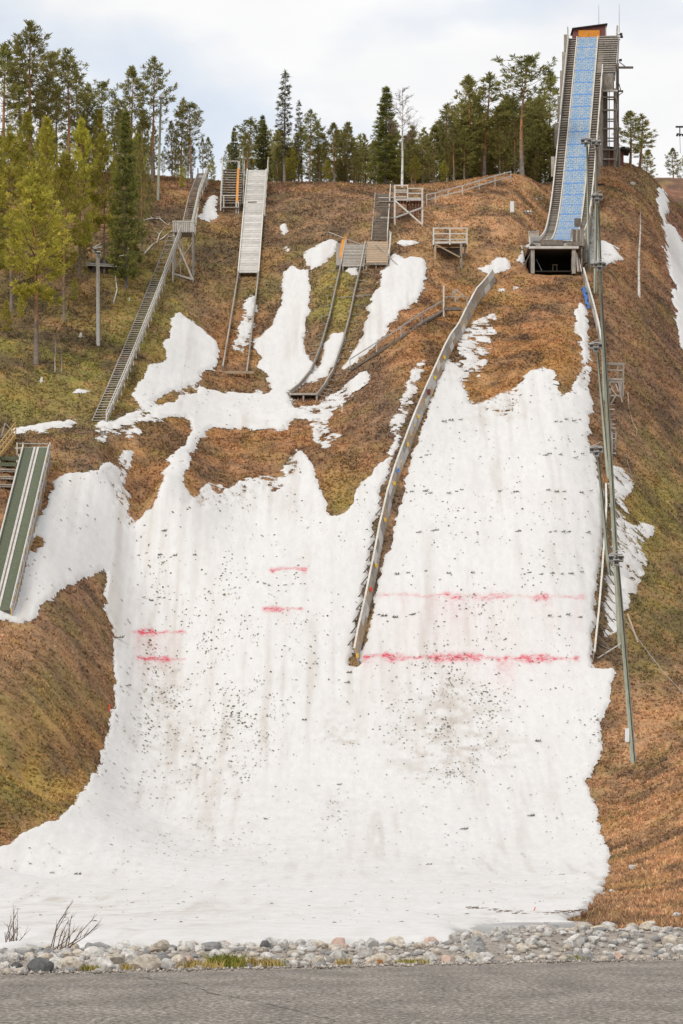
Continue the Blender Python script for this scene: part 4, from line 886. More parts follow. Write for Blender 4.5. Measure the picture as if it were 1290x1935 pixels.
    # right-hand booth beside the table
    p = T(1089.5, 444); bo = J.part('booth', MB().box((p.x, 374.3, p.z - .1), (1.05, 2.2, 1.5)), M_wood)
    for k in range(5): J.part('booth_board', MB().box((p.x - .42 + .21 * k, 373.18, p.z - .1), (.17, .05, 1.46)), M_woodd if k % 2 else M_wood, bo)
    p = T(1091, 421, 377); J.part('notice_board', MB().box((p.x, 377, p.z), (.72, .08, .95)), M_woodd)
    for px in (1080, 1098.5):
        p = T(px, 460, 373.2); J.part('booth_post', MB().beam((p.x, 373.1, gz(p.x, 373.1) - .2), (p.x, 373.1, T(px, 432).z), .14), M_wood)
    J.part('booth_brace', MB().beam(T(1084, 478, 372.9), T(1097, 459, 372.9), .15), M_wood)
    # upper right stair deck
    Yt = 445.0; st = box_mesh('stair_tread', 2.35, .30, .16, M_wood)
    for k in range(17):
        Y = Yt - .55 * k; p = IN(Y, 2.72, .02 - .02 * k); J.piece('stair_tread', st, p, (0, 0, -.1135))
    J.part('stair_backing', ribbon(list(np.arange(435.5, 445.6, 1.0)), 1.55, 3.9, -.40, -.30), M_dark)
    # right side boards of the stair
    q = [V(1161, 150, 436), V(1166, 75, 445.5)]; J.part('side_board', MB().beam(q[0], q[1], .12, .5), M_woodp)
    J.part('side_board', MB().beam(V(1163, 190, 435.5), V(1169, 68, 446), .14, .6), M_wood)
    J.part('side_board', MB().beam(V(1165, 70, 446), V(1166, 49, 446.5), .2, .2), M_wood)
    p = V(1149, 155, 435); tp_ = J.part('tower_panel', MB().box((p.x, 435, p.z), (1.42, .12, 2.1)), M_wood)
    for px in (1139.2, 1159): p2 = V(px, 155, 434.9); J.part('panel_frame', MB().box((p2.x, 434.9, p2.z), (.12, .14, 2.2)), M_woodd, tp_)
    p = V(1150, 172.5, 435); J.part('tower_sill', MB().box((p.x, 434.9, p.z), (2.2, .3, .22)), M_woodp)
    # lift tower below: boarded column, posts, rungs
    Yc = 436.0; g0 = lambda px: gz((px - PXC) / FPX * Yc, Yc) - .3
    def col(px, w, top, mat, nm, Y=Yc, d=.3):
        p = V(px, top, Y); z0 = gz(p.x, Y) - .4; return J.part(nm, MB().box((p.x, Y, (z0 + p.z) / 2), (w, d, p.z - z0)), mat)
    col(1136.5, .34, 150, M_wood, 'tower_post'); col(1143, .62, 172, M_woodd, 'boarded_column', Yc + .2); col(1150.5, .1, 172, M_wood, 'tower_post', Yc + .6)
    col(1161.5, .34, 168, M_wood, 'tower_post'); col(1166.3, .36, 120, M_woodd, 'tower_post', Yc + 1.6); col(1160, .12, 172, M_woodd, 'tower_post', Yc + 2)
    for py in (184, 188.5, 208.5, 225.5, 229.5, 243.5, 261.5, 267, 283, 301):
        a, b_ = (1134, 1163) if py in (184, 208.5, 243.5, 283, 301) else (1148, 1161); Yq = Yc - .2 if a == 1134 else Yc + .75
        J.part('tower_crossbar', MB().beam(V(a, py, Yq), V(b_, py, Yq), .16, .20 if a == 1134 else .13), M_wood)
    for k in range(6):
        y0 = 180 + 21 * k; J.part('ladder_rail', MB().beam(V(1163.5 + (k % 2) * 3, y0, Yc - .1), V(1166.5 - (k % 2) * 3, y0 + 21, Yc - .1), .13), M_wood)
    # braces running down beside the inrun
    for (a, ya, b_, yb) in ((1136, 145, 1119, 300), (1133, 150, 1112, 300), (1128, 240, 1113, 330), (1131, 300, 1117, 340)):
        J.part('side_brace', MB().beam(V(a, ya, 434), V(b_, yb, 420), .16), M_woodp)
    # outrigger arms
    for py, L_, up in ((128, 28, 11), (172.5, 9, 14)):
        a = V(1168, py, 437); b_ = V(1168 + L_, py, 437); J.part('outrigger_arm', MB().beam(a, b_, .3, .24 if L_ > 20 else .18), M_woodd); J.part('arm_brace', MB().beam(V(1169, py - up, 437), V(1168 + L_ * .5, py - 1, 437), .1), M_woodd)
    J.part('arm_brace', MB().beam(V(1168, 181, 437), V(1177, 174, 437), .1), M_woodd)
    for px, py in ((1173, 65), (1174, 70), (1172, 114)):
        p = V(px, py, 440); J.part('floodlight', MB().box(p, (.34, .3, .26)).beam(p, p - Vector((.5, 0, .1)), .06), M_dark)
    # dark red hut at the tower foot
    p = V(1153, 297, 439); bh = J.part('base_hut', MB().box((p.x + .5, 440.5, p.z - .2), (2.4, 2.6, 2.6)), M_redw)
    p = V(1166, 282, 439); J.part('hut_roof', MB().box((p.x + .1, 440.2, p.z), (3.1, 3.4, .22), Matrix.Rotation(.1, 3, 'Y')), M_dark, bh)
    p = V(1176, 285, 440); J.part('hut_eave', MB().box((p.x, 439.6, p.z), (.55, 1.6, .55)), M_dark, bh)
    col(1170, .2, 280, M_wood, 'tower_post', 438.6)
    # start house
    x0, x1 = V(1083, 70, 446).x, V(1143, 70, 446).x; zb = V(1100, 79, 446).z - .5
    zl, zr = V(1083, 57.5, 446).z, V(1143, 49.5, 446).z; ya, yb = 445.6, 448.6
    hs = J.part('start_house', MB().poly([(x0, ya, zb), (x1, ya, zb), (x1, ya, zr), (x0, ya, zl), (x0, yb, zb), (x1, yb, zb), (x1, yb, zr), (x0, yb, zl)], [(0, 1, 2, 3), (1, 5, 6, 2), (5, 4, 7, 6), (4, 0, 3, 7), (3, 2, 6, 7), (0, 4, 5, 1)]), M_redw)
    dl = (zr - zl) / (x1 - x0)
    J.part('roof', MB().beam((x0 - .2, (ya + yb) / 2, zl + .08 - .2 * dl), (x1 + .25, (ya + yb) / 2, zr + .08 + .25 * dl), yb - ya + .7, .14), M_dark, hs)
    for a, b_ in ((1092.5, 1112), (1112.4, 1132.5)):
        p, q = V(a, 57.5, 445.5), V(b_, 75.5, 445.5); J.part('door', MB().box(((p.x + q.x) / 2, 445.54, (p.z + q.z) / 2), (q.x - p.x, .08, p.z - q.z)), M_orange, hs)
    J.part('start_sill', MB().box((V(1112, 79, 445.3).x, 445.2, V(1112, 78.5, 445.3).z), (2.75, .3, .22)), M_wood)
    J.part('corner_post', MB().box((x1 + .05, ya - .05, (zb + zr) / 2), (.14, .12, zr - zb - .2)), M_wood, hs)
    J.part('tower_frame', MB().box(((x0 + x1) / 2, 447, zb - .5), (x1 - x0 - .2, 2.6, .9)), M_woodd)
    for px, yt, yb_ in ((1131, 10, 52), (1169.5, 8, 62)):
        J.part('antenna', MB().tube([V(px, yb_, 446.5), V(px, yt, 446.5)], [.045, .025], 6), M_steel)
    p = V(1154, 75.5, 446); J.part('top_rail', MB().box((p.x, 446, p.z), (2.4, .14, .14)), M_wood)
big_jump()
def prop(name, mb, mat, label, cat, base): return single(name, mb, mat, base, label, cat)
p = V(1048, 502, 374.5); s_ = Thing('stool', 'small stool standing in the dark store under the take-off', 'stool', (p.x, p.y, p.z - .5))
s_.part('seat', MB().box((p.x, p.y, p.z + .05), (.55, .4, .06)), M_woodt)
for a in (-.22, .22): s_.part('leg', MB().box((p.x + a, p.y, p.z - .25), (.06, .06, .56)), M_woodt)
a, b_ = V(1013, 490, 374.5), V(1023, 511, 374.0)
prop('loose_plank', MB().beam(a, b_, .1, .05), M_woodp, 'pale plank leaning in the dark store under the take-off', 'plank', b_)
p = V(1006, 466, 372.6); bt = MB(); bt.tube([p + Vector((-.35, 0, 0)), p + Vector((-.2, 0, .06)), p + Vector((.15, 0, .06)), p + Vector((.42, 0, -.02))], [.08, .2, .2, .06], 10)
prop('rolled_tarpaulin', bt, M_dark, 'dark rolled tarpaulin lying on the store roof edge', 'tarpaulin', p - Vector((0, 0, .2)))

# ------------------------------------------------------------------ generic wooden stair
def stair(T, A, B, width, n, mat_t, mat_s, rail=(1,), rail_h=.95, tread=.24, post_every=2.4, name='tread', side=Vector((1, 0, 0)), rail_mat=None, thick=.05):
    A, B = Vector(A), Vector(B); d = (B - A); yaw = math.atan2(-d.x, d.y); side = Vector((math.cos(yaw), math.sin(yaw), 0)); rail_mat = rail_mat or M_woodw
    me = box_mesh(name, width - .1, tread, thick, mat_t)
    for i in range(n):
        T.piece(name, me, A + d * ((i + .5) / n) + Vector((0, 0, .05 + RND.uniform(-.02, .02))), (0, RND.uniform(-.015, .015), yaw))
    for s in (-1, 1): T.part('stringer', MB().beam(A + side * (s * width / 2), B + side * (s * width / 2), .07, .26), mat_s)
    L_ = d.length
    for s in rail:
        a, b_ = A + side * (s * width / 2), B + side * (s * width / 2)
        for h in (rail_h, rail_h * .52): T.part('handrail', MB().beam(a + Vector((0, 0, h)), b_ + Vector((0, 0, h)), .07, .12), rail_mat)
        k = max(2, int(L_ / post_every))
        for i in range(k + 1):
            p = a.lerp(b_, i / k); z0 = min(p.z - .1, gz(p.x, p.y) - .15) if p.z - gz(p.x, p.y) < 3 else p.z - .2
            T.part('rail_post', MB().beam((p.x, p.y, z0), p + Vector((0, 0, rail_h)), .09), rail_mat)
    k = max(1, int(L_ / 5))
    for i in range(k + 1):
        for s in (-1, 1):
            p = A + d * (i / k) + side * (s * width / 2 * .9); g = gz(p.x, p.y) - .2
            if p.z - g > .25: T.part('support_post', MB().beam((p.x, p.y, g), p, .10), mat_s)

# ---- long staircase on the left with its platform
def long_stairs():
    a = G(187, 801); A = Vector((a.x, a.y, a.z + .15)); B = V(331, 444, 364.5)
    T = Thing('hillside_staircase', 'long grey wooden staircase climbing the left hillside through a fenced landing', 'staircase', a)
    n = 72
    runs = [A] + [SL(lerp(187, 331, t), lerp(801, 444, t) + 6 * math.sin(math.pi * t), .5) for t in (.2, .4, .6, .78)] + [B]
    for a_, b_ in zip(runs[:-1], runs[1:]): stair(T, a_, b_, 1.35, max(6, round((b_ - a_).length / .72)), M_woodp, M_wood, rail=(1,), tread=.30)
    # landing
    c = V(346, 441, 365); z = c.z
    x0, x1, y0, y1 = V(326, 441, 364).x, V(366, 441, 364).x, 364.2, 366.8
    T.part('landing_deck', MB().box(((x0 + x1) / 2, (y0 + y1) / 2, z), (x1 - x0, y1 - y0, .16)), M_wood)
    bd = box_mesh('fence_board', .17, .03, 1.15, M_woodp); nbd = 10
    for i in range(nbd): T.piece('fence_board', bd, (lerp(x0 + .08, x1 - .08, i / (nbd - 1)), y0 - .03, z + .55))
    bd2 = box_mesh('fence_board', .03, .17, 1.15, M_woodp)
    for i in range(11): T.piece('fence_board', bd2, (x1 + .02, lerp(y0 + .1, y1 - .1, i / 10), z + .55))
    T.part('top_rail', MB().box(((x0 + x1) / 2, y0 - .07, z + 1.1), (x1 - x0 + .1, .05, .12)), M_woodw)
    T.part('top_rail', MB().box((x1 + .06, (y0 + y1) / 2, z + 1.1), (.05, y1 - y0, .12)), M_woodw)
    legs = [(x0 + .1, y0 + .1), (x1 - .1, y0 + .1), (x1 - .1, y1 - .1), (x0 + .1, y1 - .1)]
    for x, y in legs: T.part('landing_leg', MB().beam((x, y, gz(x, y) - .3), (x, y, z), .17), M_wood)
    zg = [gz(x, y) for x, y in legs]
    T.part('cross_brace', MB().beam((legs[0][0], y0 + .02, z - .3), (legs[1][0], y0 + .02, zg[1] + .3), .05, .16), M_woodp)
    T.part('cross_brace', MB().beam((legs[1][0], y0 + .05, z - 1.0), (legs[0][0], y0 + .05, zg[0] + .5), .05, .14), M_wood)
    T.part('ground_beam', MB().beam((legs[0][0] - .2, y0 + .08, zg[0] + .25), (legs[1][0] + .1, y0 + .08, zg[1] + .3), .12, .18), M_woodp)
    T.part('side_brace', MB().beam((x1 - .08, y0, z - .4), (x1 - .08, y1, zg[2] + .4), .05, .14), M_wood)
    C = V(350, 418, 367); D = SL(383, 335, .8); D = V(383, 328, D.y); Mid = SL(366, 373, .8); 
    C.z = z + .2
    stair(T, C, Mid, 1.15, 20, M_wood, M_wood, rail=(1,)); stair(T, Mid, D, 1.15, 22, M_wood, M_wood, rail=(1,))
    p = D + Vector((.3, .8, .2)); T.part('top_post', MB().beam(p - Vector((.9, 0, 1.5)), p + Vector((-.9, 0, .6)), .12), M_wood)
long_stairs()

# ---- small jump with the plank inrun
def plank_jump():
    g = G(444, 705); T = Thing('plank_ski_jump', 'narrow ski jump with pale plank inrun and bare rails, left of the two small jumps', 'ski jump', g)
    A0, B0 = SL(469, 516, .6), V(485, 322, 402); n = 46; d = B0 - A0
    me = box_mesh('deck_plank', 2.12, d.length / n * .93, .06, M_woodp); yaw = math.atan2(-d.x, d.y); pit = math.atan2(d.z, math.hypot(d.x, d.y))
    for i in range(n):
        T.piece('deck_plank', me, A0 + d * ((i + .5) / n) + Vector((0, 0, RND.uniform(-.008, .008))), (pit, 0, yaw))
    for s in (-1, 1):
        o_ = Vector((s * 1.10, 0, .05)); T.part('edge_rail', MB().beam(A0 + o_, B0 + o_, .12, .28), M_woodw)
        T.part('deck_joist', MB().beam(A0 + Vector((s * .9, 0, -.25)), B0 + Vector((s * .9, 0, -.25)), .14, .3), M_woodd)
        for k in range(7):
            p = A0.lerp(B0, k / 6) + Vector((s * .95, 0, -.3)); gg = gz(p.x, p.y) - .3
            if p.z > gg: T.part('support_post', MB().beam((p.x, p.y, gg), p, .16), M_wood)
        # lower rails on the slope
        zb_ = SL(443, 702, .4); xa, xb = A0.x + s * 1.08, SL(443 + s * 23, 702, .4).x; pts = []
        for k in range(13):
            t = k / 12; Y = lerp(A0.y, zb_.y, t); x = lerp(xa, xb, t); pts.append(Vector((x, Y, max(gz(x, Y) + .42, lerp(A0.z, -99, min(t * 40, 1)) if t < .02 else -99))))
        pts[0] = A0 + Vector((s * 1.08, 0, .05))
        for a, b_ in zip(pts[:-1], pts[1:]): T.part('rail_section', MB().beam(a, b_, .13, .30), M_wood)
        for a in pts[1:]: T.part('rail_stake', MB().beam(a, (a.x, a.y, gz(a.x, a.y) - .2), .09), M_woodd)
    yb_ = SL(443, 704, .3).y - .3; p, q = V(405, 704, yb_), V(480, 704, yb_); zz = p.z
    T.part('take_off_beam', MB().box(((p.x + q.x) / 2, yb_, zz), (q.x - p.x, .25, .28)), M_woodt)
    # rail on the right of the upper deck
    for k in range(6):
        p = A0.lerp(B0, .55 + .09 * k) + Vector((1.3, 0, -.2)); T.part('rail_post', MB().beam(p, p + Vector((0, 0, 1.25)), .13), M_woodw)
    a, b_ = A0.lerp(B0, .55) + Vector((1.3, 0, .55)), B0 + Vector((1.3, 0, .7))
    for h in (0, .45): T.part('side_board', MB().beam(a + Vector((0, 0, h)), b_ + Vector((0, 0, h)), .06, .22), M_woodp)
    p = B0 + Vector((1.35, .2, 0)); T.part('tall_post', MB().beam(p - Vector((0, 0, .5)), p + Vector((0, 0, 1.6)), .14), M_wood)
    p = A0.lerp(B0, .66) + Vector((0, 0, .12)); T.part('start_bar', MB().beam(p + Vector((-.7, 0, 0)), p + Vector((.3, 0, .05)), .1, .08), M_woodd)
    # stair block at its left
    S = Thing('start_stair', 'broad wooden start stair with an orange stripe beside the plank inrun', 'stair', G(436, 402))
    a, b_ = V(437, 387, 388.5), V(440, 320, 399.5); st = box_mesh('stair_tread', 2.25, .50, .09, M_wood); nn_ = 14
    for i in range(nn_): S.piece('stair_tread', st, a.lerp(b_, (i + .5) / nn_))
    for s in (-1, 1): S.part('stringer', MB().beam(a + Vector((s * 1.0, 0, -.2)), b_ + Vector((s * 1.0, 0, -.2)), .1, .3), M_woodd)
    S.part('orange_strip', MB().beam(a + Vector((.62, -.1, .12)), b_ + Vector((.62, 0, .12)), .26, .03), M_orange)
    for s, h in ((-1.2, 1.15),):
        for hh in (h, .6): S.part('handrail', MB().beam(a + Vector((s, 0, hh)), b_ + Vector((s, 0, hh + .3)), .08, .13), M_woodw)
        for k in range(5): p = a.lerp(b_, k / 4) + Vector((s, 0, 0)); S.part('rail_post', MB().beam((p.x, p.y, gz(p.x, p.y) - .3), p + Vector((0, 0, h)), .12), M_woodw)
    for dx in (-1.2, -.85, .55, .8):
        p = a + Vector((dx, -.35, 0)); S.part('front_post', MB().beam((p.x, p.y, gz(p.x, p.y) - .4), p + Vector((0, 0, .95 if dx < 0 else .3)), .12), M_woodw)
    S.part('front_rail', MB().beam(a + Vector((-1.25, -.38, .95)), a + Vector((.9, -.38, .95)), .07, .1), M_woodw)
    S.part('front_shelf', MB().box((a.x - .1, a.y - .5, a.z - .45), (1.9, .5, .12)), M_wood)
    S.part('back_rail', MB().beam(b_ + Vector((-.8, .3, 1.0)), b_ + Vector((.6, .3, 1.0)), .07, .09), M_woodw)
    for dx in (-.8, .6, .75): S.part('back_post', MB().beam(b_ + Vector((dx, .3, -.2)), b_ + Vector((dx, .3, 1.0)), .1), M_woodw)
    for k in range(7): p = a.lerp(b_, k / 6) + Vector((1.32, 0, .1)); S.part('side_post', MB().beam(p, p + Vector((0, 0, .9)), .09), M_steel)
    p = b_ + Vector((1.15, .2, 0)); S.part('flag_pole', MB().tube([p - Vector((0, 0, .5)), p + Vector((0, 0, 2.6))], .04, 6), M_steel)
plank_jump()

# ---- second small jump: open rails, with its start platform
def rail_jump():
    g = G(572, 757); T = Thing('rail_ski_jump', 'small ski jump of two curved wooden rails, right of the two small jumps', 'ski jump', g)
    for pts, s in (([(653, 462), (644, 500), (634, 545), (622, 600), (606, 655), (588, 700), (566, 727), (548, 741)], -1), ([(690, 466), (681, 505), (670, 550), (660, 600), (647, 650), (630, 700), (612, 730), (599, 747)], 1)):
        Q = []
        for px, py in pts:
            p = G(px, py + 8); Q.append(Vector((p.x, p.y, p.z + .42)))
        Q[0].z += .5
        for k in range(len(Q) - 1):
            a, b_ = Q[k], Q[k + 1]; T.part('rail_section', MB().beam(a, b_, .14, .36), M_wood)
            for u in (.15, .5, .85):
                c = a.lerp(b_, u); gg = gz(c.x, c.y)
                T.part('rail_stake', MB().beam((c.x, c.y, gg - .2), (c.x, c.y, c.z), .09), M_woodd)
                if k > 0: T.part('side_prop', MB().beam((c.x + s * 1.0, c.y + .1, gz(c.x + s, c.y) + .12), (c.x, c.y, c.z - .1), .10, .06), M_wood)
    yt_ = G(572, 757).y; zz = V(572, 744, yt_).z; x0, x1 = V(546, 744, yt_).x, V(600, 744, yt_).x
    bd = box_mesh('table_board', x1 - x0, .26, .08, M_woodd)
    for k in range(7): T.piece('table_board', bd, ((x0 + x1) / 2, yt_ + .1 + .29 * k, zz + .05 * k - .1))
    for x in (x0 + .1, (x0 + x1) / 2, x1 - .1): T.part('table_leg', MB().beam((x, yt_, gz(x, yt_) - .2), (x, yt_, zz), .16), M_wood)
    T.part('front_beam', MB().beam((x0, yt_ - .1, zz - .05), (x1, yt_ - .1, zz - .05), .12, .2), M_wood)
    p, q = V(640, 545, 362), V(700, 543, 362); p.z = gz(p.x, 362) + .2; q.z = gz(q.x, 362) + .2; T.part('cross_tie', MB().beam(p, q, .1), M_wood)
    # start grid between the rails
    S = Thing('start_platform', 'slatted grey start platform at the top of the right small jump', 'platform', G(665, 508))
    a, b_ = SL(667, 504, .45), SL(673, 461, .9); sl = box_mesh('platform_slat', 2.4, .30, .08, M_wood); pit = math.atan2((b_ - a).z, (b_ - a).y)
    for i in range(15): S.piece('platform_slat', sl, a.lerp(b_, (i + .5) / 15), (pit, 0, 0))
    for dx in (-1.05, 1.05): S.part('joist', MB().beam(a + Vector((dx, 0, -.2)), b_ + Vector((dx, 0, -.2)), .12, .25), M_woodd)
    S.part('side_wing', MB().box((a.x - 1.5, a.y + 3.4, gz(a.x - 1.5, a.y + 3.4) + .35), (.7, 6.5, .3), Matrix.Rotation(pit * .93, 3, 'X')), M_wood)
    for t in (0, .5, 1):
        for dx in (-1.1, 1.1): c = a.lerp(b_, t) + Vector((dx, 0, 0)); S.part('leg', MB().beam((c.x, c.y, gz(c.x, c.y) - .3), c, .12), M_wood)
    e, f = G(643, 496), SL(648.5, 452, .9); S.part('orange_strip', MB().beam(Vector((e.x, e.y, e.z + .5)), f, .30, .05), M_orange)
    p = SL(654, 450, 1.6); S.part('marker_post', MB().beam((p.x, p.y, p.z - 1.3), p, .06), M_woodw); S.part('marker_block', MB().box((p.x - .1, p.y, p.z + .05), (.25, .1, .25)), M_orange)
    # tan platform at the right
    D = Thing('tan_platform', 'tan planked platform with handrail at the foot of the right stair', 'platform', G(712, 505))
    a, b_ = SL(712, 497, .7), SL(713, 457, .7); me = box_mesh('deck_plank', 2.35, .62, .07, M_woodt); pit = math.atan2((b_ - a).z, (b_ - a).y)
    for i in range(10): D.piece('deck_plank', me, a.lerp(b_, (i + .5) / 10), (pit, 0, 0))
    D.part('front_beam', MB().beam(a + Vector((-1.3, -.1, -.15)), a + Vector((1.2, -.1, -.15)), .1, .18), M_wood)
    for dx in (-1.15, -.1, 1.1):
        for t in (0, .9): c = a.lerp(b_, t) + Vector((dx, 0, 0)); D.part('leg', MB().beam((c.x, c.y, gz(c.x, c.y) - .3), c, .11), M_wood)
    for h in (.6, 1.2): D.part('handrail', MB().beam(a + Vector((1.25, 1.5, h)), b_ + Vector((1.5, 1.0, h)), .08, .16), M_woodw)
    for t in (.25, .6, 1.0): c = a.lerp(b_, t) + Vector((1.35, .5, 0)); D.part('rail_post', MB().beam(c - Vector((0, 0, .6)), c + Vector((0, 0, 1.3)), .1), M_woodw)
    # stair above
    A2 = SL(716.5, 455, .45); B2 = SL(723, 366, .35)
    U = Thing('upper_stair', 'narrow slatted stair with pale handrail above the right small jump', 'stair', G(718, 458))
    stair(U, A2, B2, 1.75, 40, M_wood, M_wood, rail=(1,), tread=.26, rail_h=1.05)
    for px, py, px2, py2, lb, y0, y1 in ((621, 439, 678, 461, 'thin grey pole lying over the start platform', 378, 377), (705, 456, 751, 501, 'thin grey pole leaning across the tan platform', 377, 371)):
        a, b_ = SL(px, py, 1.3), SL(px2, py2, 1.1 if px < 700 else .3)
        prop('loose_pole', MB().tube([a, b_], [.07, .05], 7), M_wood, lb, 'pole', b_)
rail_jump()

# ---- judges' platforms
def platform_a():
    g = G(770, 426); Y = g.y; T = Thing('judge_platform', 'timber viewing platform on cross-braced legs beside the bare birch', 'platform', g)
    x0, x1 = V(745.5, 400, Y).x, V(797.5, 400, Y).x; zd = V(770, 376, Y).z; y0, y1 = Y, Y + 2.6
    bd = box_mesh('deck_board', .30, 2.7, .06, M_redw)
    nb_ = 9
    for i in range(nb_): T.piece('deck_board', bd, (lerp(x0 + .15, x1 - .15, i / (nb_ - 1)), (y0 + y1) / 2, zd))
    for (x, y, top) in ((x0, y0, 1.55), (x1, y0, 1.2), (x0, y1, 1.55), (x1, y1, 1.2), (V(770, 400, Y).x, y1, 1.5)):
        T.part('post', MB().beam((x, y, gz(x, y) - .3), (x, y, zd + top), .20 if y == y0 else .14), M_woodw if y == y0 else M_wood)
    T.part('front_beam', MB().beam((x0, y0 - .05, zd - .1), (x1, y0 - .05, zd - .1), .1, .22), M_woodp)
    zb0, zb1 = gz(x0, y0) + .2, gz(x1, y0) + .1
    T.part('cross_brace', MB().beam((x0, y0 - .12, zd - .2), (x1, y0 - .12, zb1), .05, .17), M_woodw); T.part('cross_brace', MB().beam((x0, y0 - .17, zb0 + .5), (x1, y0 - .17, zd - 1.0), .05, .17), M_woodp)
    xm = V(770, 400, Y).x
    for y in (y0, y1):
        for h in (.75, 1.5): T.part('rail', MB().beam((x0, y, zd + h), (xm, y, zd + h), .06, .12), M_woodw)
        for h in (.6, 1.15): T.part('rail', MB().beam((xm, y, zd + h), (x1, y, zd + h), .06, .12), M_woodw)
    T.part('rail_post', MB().beam((xm, y0, zd - .3), (xm, y0, zd + 1.5), .12), M_woodw)
    for x, h in ((x0, 1.5), (x1, 1.15)):
        for k in (1, .5): T.part('rail', MB().beam((x, y0, zd + h * k), (x, y1, zd + h * k), .06, .12), M_woodp)
    for k in range(9): T.part('side_slat', MB().beam((lerp(xm + .1, x1 - .1, k / 8), y1 - .4, zd - .06), (lerp(xm + .1, x1 - .1, k / 8), y1 - .4, zd - 1.5), .10, .04), M_redw)
    T.part('gangway', MB().box((x0 - .9, y0 + 1.6, zd - .05), (1.8, 1.0, .1)), M_wood)
    T.part('gangway_rail', MB().beam((x0 - 1.8, y0 + 1.1, zd + .35), (x0, y0 + 1.1, zd + .35), .06, .1), M_woodp); T.part('low_beam', MB().beam((x0 - 1.6, y0 + .8, zd - 1.95), (x0 + .2, y0 + .8, zd - 1.95), .1, .16), M_wood)
platform_a()
def platform_b():
    g = G(848, 504); Y = g.y; T = Thing('judge_platform', 'open timber platform with white rails standing on the tan slope', 'platform', g)
    x0, x1 = V(818, 460, Y).x, V(883, 460, Y).x; zd = V(850, 457, Y).z; y0, y1 = Y, Y + 2.8
    bd = box_mesh('deck_board', x1 - x0, .33, .07, M_woodt)
    for i in range(8): T.piece('deck_board', bd, ((x0 + x1) / 2, lerp(y0 + .15, y1 - .15, i / 7), zd))
    xr = V(871, 460, Y).x
    for x, y, w in ((x0 + .22, y0 + .1, .24), (xr, y0 + .1, .26), (x0 + .22, y1 - .1, .2), (x1 - .2, y1 - .1, .2)): T.part('leg', MB().beam((x, y, gz(x, y) - .4), (x, y, zd), w), M_woodt if x < xr else M_wood)
    T.part('front_beam', MB().beam((x0, y0, zd - .12), (x1, y0, zd - .05), .1, .22), M_woodp)
    T.part('brace', MB().beam((x0 + .3, y0, zd - .3), (xr, y0, zd - 1.75), .06, .15), M_woodt); T.part('brace', MB().beam((x1 - .3, y0 + .4, zd - .3), (x1 - .1, y1, zd - 2.2), .06, .14), M_woodp)
    T.part('back_board', MB().box(((x0 + xr) / 2, y1 - .15, zd - .75), (xr - x0, .06, 1.2)), M_woodd)
    for x in (x0 + .05, (x0 + x1) / 2 - .05, x1 - .05):
        T.part('rail_post', MB().beam((x, y0 - .08, zd - .35), (x, y0 - .08, zd + 1.45), .14), M_woodw)
        if x != (x0 + x1) / 2 - .05: T.part('rail_post', MB().beam((x, y1, zd - .2), (x, y1, zd + 1.4), .12), M_woodw)
    for y, hh in ((y0 - .1, (.85, 1.45)), (y1, (.8, 1.4))):
        for h in hh: T.part('rail', MB().beam((x0, y, zd + h), (x1, y, zd + h), .06, .11), M_woodw)
    for x in (x0, x1):
        for h in (.8, 1.4): T.part('rail', MB().beam((x, y0, zd + h), (x, y1, zd + h), .06, .11), M_woodw)
platform_b()
def railing(name, pts, label, cat, posth=1.0, rails=(1.0, .5), mat=M_woodw, w=.09, ground_beam=None, rw=.07):
    Q = [G(px, py) for px, py in pts]; T = Thing(name, label, cat, Q[0])
    for q in Q: T.part('post', MB().beam(q - Vector((0, 0, .2)), q + Vector((0, 0, posth)), w), mat)
    for a, b_ in zip(Q[:-1], Q[1:]):
        for h in rails: T.part('rail', MB().beam(a + Vector((0, 0, h)), b_ + Vector((0, 0, h)), rw, .12), mat)
        if ground_beam: T.part('edge_board', MB().beam(a + Vector((0, 0, .12)), b_ + Vector((0, 0, .12)), .5, .2), ground_beam)
    return T, Q
railing('crest_fence', [(806, 388), (822, 385), (846, 378), (873, 371), (905, 361), (935, 352), (965, 344), (996, 336)], 'pale handrail fence climbing to the crest left of the tower', 'fence', 1.25, (1.2, .62))
T_, Q_ = railing('slope_handrail', [(661, 702), (711, 670), (757, 641), (797, 613), (838, 590)], 'thin grey handrail along the steps on the middle bank', 'handrail', 1.25, (1.2,), M_steel, .09, M_woodd, .08)
q = G(838, 600); T_.part('tall_post', MB().beam(q - Vector((0, 0, .3)), q + Vector((0, 0, 3.3)), .16), M_woodw)
a, b_ = V(838, 584, q.y), V(872, 584, q.y + .5); T_.part('landing_beam', MB().beam(a, b_, .5, .35), M_woodd); a, b_ = V(838, 561, q.y), V(882, 561, q.y + .5); T_.part('landing_rail', MB().beam(a, b_, .06), M_steel)
a, b_ = V(882, 561, q.y + .5), V(882, 575, q.y + .5); T_.part('landing_post', MB().beam(a, b_ - Vector((0, 0, .5)), .08), M_steel)
tr = MB(); P3 = [V(854, 560, q.y + 1), V(859, 546, q.y + 1), V(877, 560, q.y + 1)]
for i in range(2): tr.beam(P3[i], P3[i + 1], .12)
tr.beam(V(859, 547, q.y + 1), V(860, 572, q.y + 1), .14); T_.part('trestle', tr, M_wood)

